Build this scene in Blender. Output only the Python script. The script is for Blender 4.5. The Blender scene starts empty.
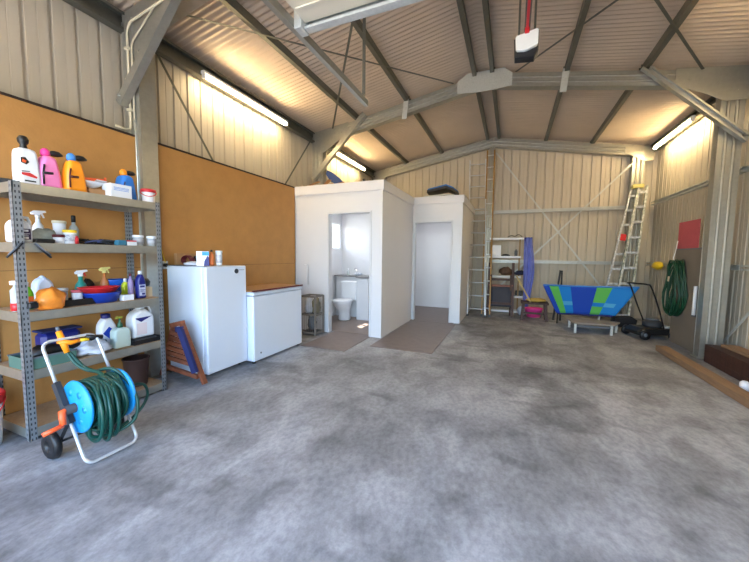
import bpy, math, random
from mathutils import Vector, Matrix, Euler
random.seed(7)
S = bpy.context.scene; col = S.collection
PI = math.pi
# ------------------------------------------------------------ camera
cd = bpy.data.cameras.new('camera'); cam = bpy.data.objects.new('camera', cd); col.objects.link(cam); S.camera = cam
cd.sensor_fit = 'HORIZONTAL'; cd.sensor_width = 36.0; cd.lens = 327.8/749*36.0; cd.clip_start = 0.02
_y, _p, _r = (math.radians(a) for a in (22.55, -4.38, 0.66))
_f = Vector((-math.sin(_y)*math.cos(_p), math.cos(_y)*math.cos(_p), math.sin(_p)))
_rt = Vector((math.cos(_y), math.sin(_y), 0)); _up = _rt.cross(_f)
_r2 = _rt*math.cos(_r)+_up*math.sin(_r); _u2 = -_rt*math.sin(_r)+_up*math.cos(_r)
M3 = Matrix((_r2, _u2, -_f)).transposed()
cam.matrix_world = Matrix.Translation((0, 0, 1.35)) @ M3.to_4x4()
# ------------------------------------------------------------ sky, sun, daylight through the door
w = bpy.data.worlds.new('sky'); S.world = w; w.use_nodes = True
nt = w.node_tree; nt.nodes.clear()
wo = nt.nodes.new('ShaderNodeOutputWorld'); bg = nt.nodes.new('ShaderNodeBackground')
sk = nt.nodes.new('ShaderNodeTexSky'); sk.sky_type = 'NISHITA'; sk.sun_disc = False
sk.sun_elevation = math.radians(50); sk.sun_rotation = math.radians(-60); sk.air_density = 1.0; sk.dust_density = 2.0
nt.links.new(sk.outputs[0], bg.inputs[0]); nt.links.new(bg.outputs[0], wo.inputs[0]); bg.inputs[1].default_value = 0.74
sl = bpy.data.lights.new('sun', 'SUN'); so = bpy.data.objects.new('sun', sl); col.objects.link(so)
sl.energy = 9.0; sl.angle = 0.01; sl.color = (1, .93, .82); so.location = (-20, 12, 28)
so.rotation_euler = Vector((1.15, -0.72, -1.75)).to_track_quat('-Z', 'Y').to_euler()
def portal(x0, x1, z0, z1, y):
    l = bpy.data.lights.new('door_portal', 'AREA'); l.shape = 'RECTANGLE'; l.size = x1-x0; l.size_y = z1-z0
    l.cycles.is_portal = True
    o = bpy.data.objects.new('door_portal', l); col.objects.link(o); o.location = ((x0+x1)/2, y, (z0+z1)/2)
    o.rotation_euler = (PI/2, 0, 0)
portal(-1.45, 1.5, 0, 2.95, -1.05); portal(-3.5, -1.65, 0, 2.95, -1.05)  # main door, then an added doorway out of view
S.view_settings.view_transform = 'Standard'; S.view_settings.look = 'None'
S.view_settings.gamma = 1; S.view_settings.use_curve_mapping = False
S.view_settings.exposure = 2.0
# ------------------------------------------------------------ materials
MT = {}
def lin(c):
    return tuple(((v/255)/12.92 if v/255 <= .04045 else (((v/255)+.055)/1.055)**2.4) for v in c)
def mat(name, rgb, rough=.5, metal=0., var=.0, scale=6., stretch=(1, 1, 1), rgb2=None, bump=0., bscale=None, emit=0., trans=0., kind='noise', coat=0.):
    if name in MT: return MT[name]
    m = bpy.data.materials.new(name); m.use_nodes = True; n = m.node_tree; b = n.nodes['Principled BSDF']
    c = lin(rgb); b.inputs['Roughness'].default_value = rough; b.inputs['Metallic'].default_value = metal
    b.inputs['Base Color'].default_value = (*c, 1)
    if coat: b.inputs['Coat Weight'].default_value = coat
    if emit:
        b.inputs['Emission Color'].default_value = (*c, 1); b.inputs['Emission Strength'].default_value = emit
    if trans:
        b.inputs['Transmission Weight'].default_value = trans; b.inputs['IOR'].default_value = 1.3
    if var or rgb2 or bump:
        tc = n.nodes.new('ShaderNodeTexCoord'); mp = n.nodes.new('ShaderNodeMapping'); mp.inputs['Scale'].default_value = stretch
        n.links.new(tc.outputs['Object'], mp.inputs[0])
        if kind == 'voronoi':
            tx = n.nodes.new('ShaderNodeTexVoronoi'); tx.inputs['Scale'].default_value = scale; out = tx.outputs['Color']
        else:
            tx = n.nodes.new('ShaderNodeTexNoise'); tx.inputs['Scale'].default_value = scale; tx.inputs['Detail'].default_value = 5; tx.inputs['Roughness'].default_value = .6; out = tx.outputs['Fac']
        n.links.new(mp.outputs[0], tx.inputs['Vector'])
        if var or rgb2:
            rp = n.nodes.new('ShaderNodeValToRGB'); n.links.new(out, rp.inputs[0])
            a = c if not rgb2 else c; d = lin(rgb2) if rgb2 else tuple(min(1, v*(1+var)) for v in c)
            if not rgb2: a = tuple(v*(1-var) for v in c)
            rp.color_ramp.elements[0].position = .3; rp.color_ramp.elements[1].position = .7
            rp.color_ramp.elements[0].color = (*a, 1); rp.color_ramp.elements[1].color = (*d, 1)
            n.links.new(rp.outputs[0], b.inputs['Base Color'])
        if bump:
            bp = n.nodes.new('ShaderNodeBump'); bp.inputs['Strength'].default_value = bump; bp.inputs['Distance'].default_value = .01
            if bscale:
                t2 = n.nodes.new('ShaderNodeTexNoise'); t2.inputs['Scale'].default_value = bscale; n.links.new(mp.outputs[0], t2.inputs['Vector']); n.links.new(t2.outputs['Fac'], bp.inputs['Height'])
            else: n.links.new(out, bp.inputs['Height'])
            n.links.new(bp.outputs[0], b.inputs['Normal'])
    MT[name] = m; return m
galv = mat('galvanised steel', (168, 168, 160), .34, .7, var=.07, scale=18)
galvd = mat('weathered purlin steel', (96, 96, 88), .45, .4, var=.08, scale=18)
galvl = mat('bright folded steel', (190, 194, 192), .38, .25, var=.1, scale=40)
clad = mat('cream steel wall sheet', (186, 177, 160), .5, .0, var=.05, scale=1.5, stretch=(1, 6, .3))
roofm = mat('corrugated roof sheet', (196, 178, 158), .45, .05, var=.04, scale=2)
ochre = mat('yellow tongue flooring sheet', (182, 132, 72), .62, 0, var=.08, scale=5, bump=.15, bscale=60)
seam = mat('dark sheet edge', (46, 32, 26), .7)
white = mat('white painted board', (212, 213, 217), .45, 0, var=.015, scale=3)
whitep = mat('white plastic', (226, 228, 232), .35, 0)
fridgew = mat('white enamel', (214, 224, 238), .28, 0, var=.01, scale=4, coat=.3)
black = mat('black plastic', (20, 20, 22), .45)
darkg = mat('dark grey rubber', (44, 46, 50), .7)
midg = mat('grey plastic', (92, 98, 106), .5)
alu = mat('aluminium', (206, 210, 214), .3, .4, var=.06, scale=20)
mdf = mat('particle board shelf', (168, 140, 108), .7, 0, var=.12, scale=40)
woodm = mat('red brown outdoor timber', (128, 72, 48), .55, 0, var=.25, scale=5, stretch=(1, 1, 9))
woodd = mat('dark stained timber', (66, 40, 32), .6, 0, var=.25, scale=6, stretch=(1, 6, 1))
pine = mat('pine timber', (150, 112, 74), .65, 0, var=.2, scale=5, stretch=(8, .8, 8))
oakb = mat('light brown plank', (138, 108, 80), .65, 0, var=.18, scale=5, stretch=(8, .8, 8))
red = mat('red plastic', (206, 40, 46), .4); blue = mat('blue plastic', (28, 62, 168), .4)
sky = mat('sky blue plastic', (24, 144, 214), .38); orange = mat('orange plastic', (244, 96, 44), .4)
amber = mat('amber orange plastic', (248, 150, 24), .38); pink = mat('pink plastic', (238, 132, 190), .4)
hot = mat('bright pink plastic', (236, 66, 150), .4); yellow = mat('yellow plastic', (238, 204, 44), .4)
teal = mat('teal plastic', (24, 132, 120), .4); lime = mat('lime green plastic', (110, 206, 46), .4)
greenh = mat('dark green hose', (12, 70, 60), .38); greend = mat('deep green hose', (12, 62, 38), .45)
navy = mat('navy plastic', (26, 34, 110), .4); ltblue = mat('light blue plastic', (60, 130, 210), .4)
maroon = mat('maroon plastic', (92, 26, 34), .5); tealb = mat('grey green plastic', (74, 110, 100), .5)
clearp = mat('cloudy clear plastic', (208, 216, 216), .25, 0, trans=.35)
card = mat('brown cardboard', (170, 128, 86), .8, 0, var=.08, scale=10)
cream = mat('cream cardboard', (206, 184, 150), .8)
cloth = mat('crumpled pale cloth', (190, 196, 208), .8, 0, var=.12, scale=14)
lav = mat('lavender blue fabric', (112, 122, 196), .85, 0, var=.1, scale=12)
bluef = mat('dark blue canvas', (26, 36, 88), .8); skin = None
chrome = mat('chrome', (215, 215, 218), .15, 1)
brownp = mat('dark brown plastic', (70, 50, 46), .5)
bagm = mat('thin orange plastic bag', (240, 140, 50), .35, 0, var=.25, scale=9, bump=.8, bscale=14)
sheetg = mat('grey composite board', (122, 112, 100), .6, 0, var=.06, scale=4)
pinkp = mat('faded red paper', (188, 84, 92), .7, 0, var=.06, scale=10)
vinyl = mat('brown vinyl mat', (112, 100, 96), .5, 0, var=.1, scale=9)
tape = mat('orange fibreglass', (160, 120, 58), .5, 0, var=.15, scale=14)
paintl = mat('paint splashed aluminium', (150, 156, 162), .5, .1, rgb2=(232, 234, 236), scale=22)
mirror = mat('milky lens', (222, 224, 218), .25)
tubem = mat('lit fluorescent tube', (255, 226, 172), .4, emit=26.0)
# concrete: mottled power-floated slab
def concrete():
    m = bpy.data.materials.new('concrete slab'); m.use_nodes = True; n = m.node_tree; b = n.nodes['Principled BSDF']
    tc = n.nodes.new('ShaderNodeTexCoord')
    def nz(sc, st=(1, 1, 1), det=6, rot=0, dist=0.):
        mp = n.nodes.new('ShaderNodeMapping'); mp.inputs['Scale'].default_value = st; mp.inputs['Rotation'].default_value = (0, 0, rot)
        t = n.nodes.new('ShaderNodeTexNoise'); t.inputs['Scale'].default_value = sc; t.inputs['Detail'].default_value = det; t.inputs['Distortion'].default_value = dist
        n.links.new(tc.outputs['Object'], mp.inputs[0]); n.links.new(mp.outputs[0], t.inputs['Vector']); return t.outputs['Fac']
    def rmp(src, p0, p1, a, d):
        r = n.nodes.new('ShaderNodeValToRGB'); r.color_ramp.elements[0].position = p0; r.color_ramp.elements[1].position = p1
        r.color_ramp.elements[0].color = (a, a, a, 1); r.color_ramp.elements[1].color = (d, d, d, 1); n.links.new(src, r.inputs[0]); return r.outputs[0]
    def mul(a, c):
        x = n.nodes.new('ShaderNodeMix'); x.data_type = 'RGBA'; x.blend_type = 'MULTIPLY'; x.inputs[0].default_value = 1
        n.links.new(a, x.inputs[6]); n.links.new(c, x.inputs[7]); return x.outputs[2]
    base = n.nodes.new('ShaderNodeRGB'); base.outputs[0].default_value = (*lin((156, 158, 162)), 1)
    c = mul(base.outputs[0], rmp(nz(1.1, dist=.6), .35, .66, .66, 1.18))
    c = mul(c, rmp(nz(3.4, (1.3, .7, 1), 12, .5, .5), .38, .60, .72, 1.08))
    c = mul(c, rmp(nz(30, (1, .7, 1), 8, .9), .36, .60, .82, 1.06))
    c = mul(c, rmp(nz(2.3, (.8, 1.3, 1), 10, -.4, .4), .55, .68, 1., .62))
    c = mul(c, rmp(nz(90), .3, .6, .90, 1.03))
    n.links.new(c, b.inputs['Base Color']); b.inputs['Roughness'].default_value = .62
    bp = n.nodes.new('ShaderNodeBump'); bp.inputs['Strength'].default_value = .12; bp.inputs['Distance'].default_value = .01
    n.links.new(nz(40), bp.inputs['Height']); n.links.new(bp.outputs[0], b.inputs['Normal'])
    return m
conc = concrete()
def slotted():   # galvanised angle with rows of dark punched slots
    m = bpy.data.materials.new('slotted angle'); m.use_nodes = True; n = m.node_tree; b = n.nodes['Principled BSDF']
    tc = n.nodes.new('ShaderNodeTexCoord'); sp = n.nodes.new('ShaderNodeSeparateXYZ'); n.links.new(tc.outputs['Object'], sp.inputs[0])
    def mth(op, a, v=None):
        x = n.nodes.new('ShaderNodeMath'); x.operation = op
        n.links.new(a, x.inputs[0])
        if v is not None:
            if isinstance(v, float): x.inputs[1].default_value = v
            else: n.links.new(v, x.inputs[1])
        return x.outputs[0]
    z = mth('GREATER_THAN', mth('SINE', mth('MULTIPLY', sp.outputs[2], 2*PI/.038)), .1)
    s = mth('ADD', sp.outputs[0], sp.outputs[1]); u = mth('GREATER_THAN', mth('SINE', mth('MULTIPLY', s, 2*PI/.02)), .35)
    k = mth('MULTIPLY', z, u)
    mx = n.nodes.new('ShaderNodeMix'); mx.data_type = 'RGBA'; n.links.new(k, mx.inputs[0])
    mx.inputs[6].default_value = (*lin((138, 142, 146)), 1); mx.inputs[7].default_value = (*lin((52, 56, 62)), 1)
    n.links.new(mx.outputs[2], b.inputs['Base Color']); b.inputs['Metallic'].default_value = .45; b.inputs['Roughness'].default_value = .45
    return m
slot = slotted()
def glassm():
    m = bpy.data.materials.new('window glass'); m.use_nodes = True; n = m.node_tree; n.nodes.clear()
    o = n.nodes.new('ShaderNodeOutputMaterial'); t = n.nodes.new('ShaderNodeBsdfTransparent'); g = n.nodes.new('ShaderNodeBsdfGlossy'); x = n.nodes.new('ShaderNodeMixShader')
    g.inputs['Roughness'].default_value = .05; x.inputs[0].default_value = .1
    n.links.new(t.outputs[0], x.inputs[1]); n.links.new(g.outputs[0], x.inputs[2]); n.links.new(x.outputs[0], o.inputs[0]); return m
glass = glassm()
# ------------------------------------------------------------ mesh helper
def V(*a): return Vector(a)
class MB:
    def __init__(s): s.v = []; s.f = []; s.s = []; s.m = []; s.mi = 0
    def add(s, vs, fs, smooth=False, M=None):
        o = len(s.v)
        for p in vs:
            p = Vector(p); s.v.append(M @ p if M else p)
        for f in fs: s.f.append([i+o for i in f]); s.s.append(smooth); s.m.append(s.mi)
        return s
    def box(s, a, b, M=None, bev=0.):
        x0, y0, z0 = a; x1, y1, z1 = b
        if bev:
            r = bev; vs = []; 
            # chamfered box from 24 vertices
            for sx in (0, 1):
                for sy in (0, 1):
                    for sz in (0, 1):
                        X = (x0, x1)[sx]; Y = (y0, y1)[sy]; Z = (z0, z1)[sz]
                        dx = r if sx == 0 else -r; dy = r if sy == 0 else -r; dz = r if sz == 0 else -r
                        vs += [(X, Y+dy, Z+dz), (X+dx, Y, Z+dz), (X+dx, Y+dy, Z)]
            I = lambda a, b, c, k: (a*4+b*2+c)*3+k
            fs = []
            for a_ in (0, 1):
                q = [I(a_, 0, 0, 0), I(a_, 1, 0, 0), I(a_, 1, 1, 0), I(a_, 0, 1, 0)]; fs.append(q if a_ else q[::-1])
                q = [I(0, a_, 0, 1), I(1, a_, 0, 1), I(1, a_, 1, 1), I(0, a_, 1, 1)]; fs.append(q[::-1] if a_ else q)
                q = [I(0, 0, a_, 2), I(1, 0, a_, 2), I(1, 1, a_, 2), I(0, 1, a_, 2)]; fs.append(q if a_ else q[::-1])
            for a_ in (0, 1):
                for b_ in (0, 1):
                    fs.append([I(a_, b_, 0, 0), I(a_, b_, 1, 0), I(a_, b_, 1, 1), I(a_, b_, 0, 1)])
                    fs.append([I(a_, 0, b_, 0), I(a_, 1, b_, 0), I(a_, 1, b_, 2), I(a_, 0, b_, 2)])
                    fs.append([I(0, a_, b_, 1), I(1, a_, b_, 1), I(1, a_, b_, 2), I(0, a_, b_, 2)])
                    for c_ in (0, 1): fs.append([I(a_, b_, c_, 0), I(a_, b_, c_, 1), I(a_, b_, c_, 2)])
            return s.add(vs, fs, False, M)
        vs = [(x, y, z) for x in (x0, x1) for y in (y0, y1) for z in (z0, z1)]
        return s.add(vs, [(0, 1, 3, 2), (4, 6, 7, 5), (0, 4, 5, 1), (2, 3, 7, 6), (0, 2, 6, 4), (1, 5, 7, 3)], False, M)
    def sweep(s, p, q, prof, up=(0, 0, 1), smooth=False):   # closed 2D profile (u, v) carried from p to q
        p = Vector(p); q = Vector(q); d = (q-p).normalized(); up = Vector(up)
        u = d.cross(up).normalized(); v = u.cross(d)
        n = len(prof); vs = [c+u*a+v*b for c in (p, q) for a, b in prof]
        fs = [(i, (i+1) % n, n+(i+1) % n, n+i) for i in range(n)]+[tuple(range(n))[::-1], tuple(range(n, 2*n))]
        return s.add(vs, fs, smooth)
    def bar(s, p, q, w, h, up=(0, 0, 1)):
        return s.sweep(p, q, [(-w/2, -h/2), (w/2, -h/2), (w/2, h/2), (-w/2, h/2)], up)
    def chan(s, p, q, w, h, t=.006, up=(0, 0, 1), flip=1):     # lipped C section, web on the -u side
        l = w*.3; k = flip
        pr = [(-w/2, -h/2), (w/2, -h/2), (w/2, -h/2+l), (w/2-t, -h/2+l), (w/2-t, -h/2+t), (-w/2+t, -h/2+t), (-w/2+t, h/2-t), (w/2-t, h/2-t), (w/2-t, h/2-l), (w/2, h/2-l), (w/2, h/2), (-w/2, h/2)]
        return s.sweep(p, q, [(a*k, b) for a, b in pr], up)
    def tube(s, pts, r, seg=8, closed=False, caps=True):
        pts = [Vector(p) for p in pts]; n = len(pts); rs = r if isinstance(r, (list, tuple)) else [r]*n
        ref = None; rings = []
        for i, p in enumerate(pts):
            a = pts[(i-1) % n] if (closed or i) else p; b = pts[(i+1) % n] if (closed or i < n-1) else p
            t = (b-a)
            t = t.normalized() if t.length > 1e-9 else Vector((0, 0, 1))
            if ref is None:
                ref = Vector((0, 0, 1)) if abs(t.z) < .9 else Vector((1, 0, 0))
            u = ref-t*ref.dot(t)
            if u.length < 1e-4: u = t.orthogonal()
            u.normalize(); ref = u; v = t.cross(u)
            rings.append([p+(u*math.cos(2*PI*k/seg)+v*math.sin(2*PI*k/seg))*rs[i] for k in range(seg)])
        vs = [q for r_ in rings for q in r_]; fs = []
        for i in range(n if closed else n-1):
            j = (i+1) % n
            for k in range(seg): fs.append((i*seg+k, i*seg+(k+1) % seg, j*seg+(k+1) % seg, j*seg+k))
        s.add(vs, fs, True)
        if caps and not closed: s.add(rings[0], [tuple(range(seg))[::-1]]); s.add(rings[-1], [tuple(range(seg))])
        return s
    def cyl(s, p, q, r, seg=16): return s.tube([p, q], r, seg)
    def lathe(s, prof, c=(0, 0, 0), seg=20, sx=1., sy=1., M=None, smooth=True):   # profile of (radius, z)
        vs = []; fs = []
        for r, z in prof:
            for k in range(seg):
                a = 2*PI*k/seg; vs.append((c[0]+r*sx*math.cos(a), c[1]+r*sy*math.sin(a), c[2]+z))
        for i in range(len(prof)-1):
            for k in range(seg): fs.append((i*seg+k, i*seg+(k+1) % seg, (i+1)*seg+(k+1) % seg, (i+1)*seg+k))
        fs.append(tuple(range(seg))[::-1]); fs.append(tuple(range((len(prof)-1)*seg, len(prof)*seg)))
        return s.add(vs, fs, smooth, M)
    def slab(s, poly, y0, y1, bev=.01, M=None, smooth=False):   # silhouette in XZ, thickness along Y, softened faces
        cx = sum(p[0] for p in poly)/len(poly); cz = sum(p[1] for p in poly)/len(poly); n = len(poly)
        def sc(k): return [(cx+(x-cx)*(1-k), cz+(z-cz)*(1-k)) for x, z in poly]
        w = max(abs(p[0]-cx) for p in poly); k = bev/w if w else 0
        L = [(y0, sc(k)), (y0+bev, poly), (y1-bev, poly), (y1, sc(k))] if bev else [(y0, poly), (y1, poly)]
        vs = [(x, y, z) for y, P in L for x, z in P]; fs = []
        for i in range(len(L)-1):
            for j in range(n): fs.append((i*n+j, i*n+(j+1) % n, (i+1)*n+(j+1) % n, (i+1)*n+j))
        fs.append(tuple(range(n))); fs.append(tuple(range((len(L)-1)*n, len(L)*n))[::-1])
        return s.add(vs, fs, smooth, M)
    def rslab(s, poly, y0, y1, r=.02, it=2, M=None):   # softly rounded bottle body
        P = list(poly)
        for _ in range(it):
            Q = []
            for i in range(len(P)):
                a = P[i]; b = P[(i+1) % len(P)]; L = math.hypot(b[0]-a[0], b[1]-a[1]); k = min(.25, .012/max(L, 1e-6)) if L > .03 else .25
                Q += [(a[0]+(b[0]-a[0])*k, a[1]+(b[1]-a[1])*k), (a[0]+(b[0]-a[0])*(1-k), a[1]+(b[1]-a[1])*(1-k))]
            P = Q
        n = len(P); cx = sum(p[0] for p in P)/n; z0_ = min(p[1] for p in P); z1_ = max(p[1] for p in P); zc = (z0_+z1_)/2; w = max(abs(p[0]-cx) for p in P); h = (z1_-z0_)/2
        L = []
        for a in (0, .3, .6, 1): L.append((y0+r*(1-math.sin(a*PI/2)), r*(1-math.cos(a*PI/2)) if False else r*(1-math.sin(a*PI/2))*0+r*(1-math.sin(PI/2*a))))
        L = [(y0+r*(1-math.cos(a)), r*(1-math.sin(a))) for a in (0, .5, 1.0, PI/2)]+[(y1-r*(1-math.cos(a)), r*(1-math.sin(a))) for a in (PI/2, 1.0, .5, 0)]
        vs = [(cx+(x-cx)*(1-i/w), y, zc+(z-zc)*(1-i/h)+(0 if z > zc else -0)) for y, i in L for x, z in P]; fs = []
        for i in range(len(L)-1):
            for j in range(n): fs.append((i*n+j, i*n+(j+1) % n, (i+1)*n+(j+1) % n, (i+1)*n+j))
        s.add(vs, fs, True, M); m = len(L)-1
        return s.add(vs, [tuple(range(n)), tuple(range(m*n, m*n+n))[::-1]], False, M)
    def grid(s, fn, nu, nv, th=0., smooth=True):
        P = [[Vector(fn(i/nu, j/nv)) for j in range(nv+1)] for i in range(nu+1)]
        vs = [p for r in P for p in r]; I = lambda i, j: i*(nv+1)+j
        fs = [(I(i, j), I(i+1, j), I(i+1, j+1), I(i, j+1)) for i in range(nu) for j in range(nv)]
        if th:
            N = [[None]*(nv+1) for _ in range(nu+1)]; o = len(vs)
            for i in range(nu+1):
                for j in range(nv+1):
                    a = P[min(i+1, nu)][j]-P[max(i-1, 0)][j]; b = P[i][min(j+1, nv)]-P[i][max(j-1, 0)]
                    nn = a.cross(b); nn = nn.normalized() if nn.length > 1e-9 else Vector((0, 0, 1)); vs.append(P[i][j]-nn*th)
            fs += [tuple(o+k for k in f[::-1]) for f in fs[:nu*nv]]
            for i in range(nu): fs.append((I(i, 0), o+I(i, 0), o+I(i+1, 0), I(i+1, 0))); fs.append((I(i, nv), I(i+1, nv), o+I(i+1, nv), o+I(i, nv)))
            for j in range(nv): fs.append((I(0, j), I(0, j+1), o+I(0, j+1), o+I(0, j))); fs.append((I(nu, j), o+I(nu, j), o+I(nu, j+1), I(nu, j+1)))
        return s.add(vs, fs, smooth)
    def blob(s, c, r, seed=0, amp=.2, seg=14, rings=9, flat=True):
        rnd = random.Random(seed); ph = [rnd.uniform(0, 6.28) for _ in range(6)]; vs = []; fs = []
        for i in range(rings+1):
            t = PI*i/rings
            for k in range(seg):
                a = 2*PI*k/seg; q = 1+amp*(math.sin(3*a+ph[0]+2*t)*.5+math.sin(5*a+ph[1]-3*t)*.3+math.sin(7*t+ph[2]+a)*.3+rnd.uniform(-.25, .25))
                if i in (0, rings): q = 1
                z = math.cos(t)*r[2]*q
                if flat: z = max(z, -r[2]*.75)
                vs.append((c[0]+math.sin(t)*math.cos(a)*r[0]*q, c[1]+math.sin(t)*math.sin(a)*r[1]*q, c[2]+z))
        for i in range(rings):
            for k in range(seg): fs.append((i*seg+k, i*seg+(k+1) % seg, (i+1)*seg+(k+1) % seg, (i+1)*seg+k))
        return s.add(vs, fs, True)
    def build(s, name, m, parent=None, loc=None, rot=None, tagd=None):
        me = bpy.data.meshes.new(name)
        if parent is None and loc is None:
            xs = [p.x for p in s.v]; ys = [p.y for p in s.v]; zs = [p.z for p in s.v]
            loc = Vector(((min(xs)+max(xs))/2, (min(ys)+max(ys))/2, min(zs))); vv = [p-loc for p in s.v]
        else: vv = s.v
        me.from_pydata([tuple(p) for p in vv], [], s.f); me.update()
        for p, k, mi in zip(me.polygons, s.s, s.m): p.use_smooth = k; p.material_index = mi
        for x in (m if isinstance(m, (list, tuple)) else [m]): me.materials.append(x)
        import bmesh
        b = bmesh.new(); b.from_mesh(me); bmesh.ops.remove_doubles(b, verts=b.verts, dist=1e-5); bmesh.ops.recalc_face_normals(b, faces=b.faces); b.to_mesh(me); b.free()
        o = bpy.data.objects.new(name, me); col.objects.link(o)
        if parent is not None: o.parent = parent
        if loc is not None: o.location = loc
        if rot is not None: o.rotation_euler = rot
        if tagd: tag(o, *tagd)
        return o
def tag(o, label=None, cat=None, group=None, kind=None):
    if label: o['label'] = label
    if cat: o['category'] = cat
    if group: o['group'] = group
    if kind: o['kind'] = kind
    return o
def thing(name, label, cat, loc=(0, 0, 0), rz=0., group=None, rot=None):
    o = bpy.data.objects.new(name, None); col.objects.link(o); o.empty_display_size = .1
    o.location = loc; o.rotation_euler = rot if rot else (0, 0, rz); return tag(o, label, cat, group)
def structure(mb, name, m, parent=None):
    o = mb.build(name, m, parent)
    if parent is None: o['kind'] = 'structure'
    return o
# ------------------------------------------------------------ shell
XL, XR, YF, YB, XA = -3.86, 2.86, -1.1, 9.12, -.52
def roofz(d): return 4.42-.176*abs(d)
structure(MB().box((XL-.2, YF-.15, -.2), (XR+.2, YB+.2, 0)), 'floor', conc)
drv = mat('pale outdoor concrete', (176, 172, 164), .8, 0, var=.08, scale=2)
o = MB().box((-30, -34, -.25), (30, YF-.15, -.02)).build('driveway', drv); tag(o, kind='structure')  # ground out of view, put in to bounce sunlight into the shed
lawn = mat('dry lawn', (110, 118, 70), .9, 0, var=.2, scale=5)
o = MB().box((-30, YF-.15, -.3), (XL-.2, 40, -.04)).build('ground_outside', lawn); tag(o, kind='structure')
def ribs(a0, a1, z0, z1f, fn, pitch=.19, top=None):
    """trapezoid-ribbed sheet along a; fn(a, depth, z) -> point; z1f(a) top height"""
    mb = MB(); pr = []; a = a0
    while a < a1-1e-6:
        for da, d in ((0, 0), (.070, 0), (.072, .003), (.076, .003), (.078, 0), (.150, 0), (.156, .022), (.178, .022), (.184, 0)):
            if a+da < a1: pr.append((a+da, d))
        a += pitch
    pr.append((a1, 0)); vs = []; fs = []
    for x, d in pr: vs += [fn(x, d, z0), fn(x, d, z1f(x))]
    for i in range(len(pr)-1): fs.append((2*i, 2*i+1, 2*i+3, 2*i+2))
    return vs, fs
m = MB()
flat = lambda z: (lambda a: z)
for a0, a1, z0, z1 in ((YF, 6.08, 0, 3.86), (6.08, 6.72, 0, 1.46), (6.08, 6.72, 2.1, 3.86), (6.72, YB, 0, 3.86)):
    m.add(*ribs(a0, a1, z0, flat(z1), lambda a, d, z: (XL-d, a, z)))
structure(m, 'wall_left', clad)
m = MB().add(*ribs(YF, YB, 0, flat(3.86), lambda a, d, z: (XR+d, a, z))); structure(m, 'wall_right', clad)
m = MB().add(*ribs(XL, XR, 0, lambda a: roofz(a-XA)+.02, lambda a, d, z: (a, YB+d, z))); structure(m, 'wall_back', clad)
m = MB()
m.add(*ribs(XL, -3.5, 0, lambda a: roofz(a-XA)+.02, lambda a, d, z: (a, YF-d, z)))
m.add(*ribs(-1.65, -1.45, 0, lambda a: roofz(a-XA)+.02, lambda a, d, z: (a, YF-d, z)))
m.add(*ribs(-3.5, -1.65, 2.95, lambda a: roofz(a-XA)+.02, lambda a, d, z: (a, YF-d, z)))  # wall over the unseen second doorway, added to let in more daylight
m.add(*ribs(1.5, XR, 0, lambda a: roofz(a-XA)+.02, lambda a, d, z: (a, YF-d, z)))
m.add(*ribs(-1.45, 1.5, 2.95, lambda a: roofz(a-XA)+.02, lambda a, d, z: (a, YF-d, z)))
structure(m, 'wall_front', clad)
# corrugated roof, corrugations run from ridge to eave
m = MB()
ny = int((YB-YF)/.076*6)
for sgn, xe in ((-1, XL-.1), (1, XR+.1)):
    vs = []; fs = []
    for i in range(ny+1):
        y = YF-.1+(YB-YF+.3)*i/ny; c = .012*math.sin(2*PI*i/6)
        for x in (XA, xe): vs.append((x, y, roofz(x-XA)+c))
    for i in range(ny): fs.append((2*i, 2*i+1, 2*i+3, 2*i+2))
    m.add(vs, fs, True)
structure(m, 'ceiling', roofm)
# ------------------------------------------------------------ steel frame
def ribbed(w, h):   # closed section with two raised ridges along both webs (u = thickness, v = height)
    a = w/2; e = .018; q = []
    vs = [(-h/2, 0), *[(-h*.18+h*.08*math.cos(q), e*math.sin(q)) for q in (PI, 2.5, 2., PI/2, 1.1, .6, 0)], *[(h*.18+h*.08*math.cos(q), e*math.sin(q)) for q in (PI, 2.5, 2., PI/2, 1.1, .6, 0)], (h/2, 0)]
    q += [(a+d, v) for v, d in vs]; q += [(-a-d, v) for v, d in vs[::-1]]; return q
def column(x0, x1, y, z1, label, w=.13):
    m = MB(); m.sweep(((x0+x1)/2, y, 0), ((x0+x1)/2, y, z1), ribbed(w, x1-x0), up=(1, 0, 0))
    m.box((x0-.03, y-w/2-.03, 0), (x1+.03, y+w/2+.03, .012))
    return m.build('steel_column', galv, None, tagd=(label, 'column', 'steel portal columns'))
column(-3.78, -3.54, 2.35, 3.70, 'galvanised steel column between the two ochre panels behind the shelf', w=.17)
column(-3.78, -3.54, 5.83, 3.70, 'galvanised steel column rising behind the front white room, left wall')
column(2.43, 2.67, 5.86, 3.70, 'galvanised ribbed steel column standing clear of right wall beside leaning board')
column(2.36, 2.58, 8.98, 3.70, 'galvanised steel corner column behind the two leaning ladders, back right')
column(-3.62, -3.40, 8.98, 3.70, 'galvanised steel corner column at back left behind the white rooms')
m = MB().sweep((-.55, 9.0, 0), (-.55, 9.0, 4.12), ribbed(.1, .13), up=(1, 0, 0)); m.build('steel_column', galv, None, tagd=('slim steel post up the middle of the back wall behind the tall ladder', 'column', 'steel portal columns'))
def rb(d): return 4.11-.176*d
def rafter(y, sgn, label, w=.13):
    m = MB(); d0, d1 = .0, 3.2
    p = (XA+sgn*d0, y, rb(d0)+.1); q = (XA+sgn*d1, y, rb(d1)+.1)
    m.sweep(p, q, ribbed(w, .2)); return m.build('roof_rafter', galv, None, tagd=(label, 'rafter', 'sloping steel roof rafters'))
sd = {-1: 'left', 1: 'right'}
for y, nm in ((2.35, 'nearest portal frame, overhead at top of view'), (5.84, 'middle portal frame with the knee braces'), (8.98, 'end portal frame against the back wall')):
    for s in (-1, 1):
        if y == 2.35 and s == 1: continue
        rafter(y, s, f'galvanised steel rafter, {sd[s]} slope of the {nm}')
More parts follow.
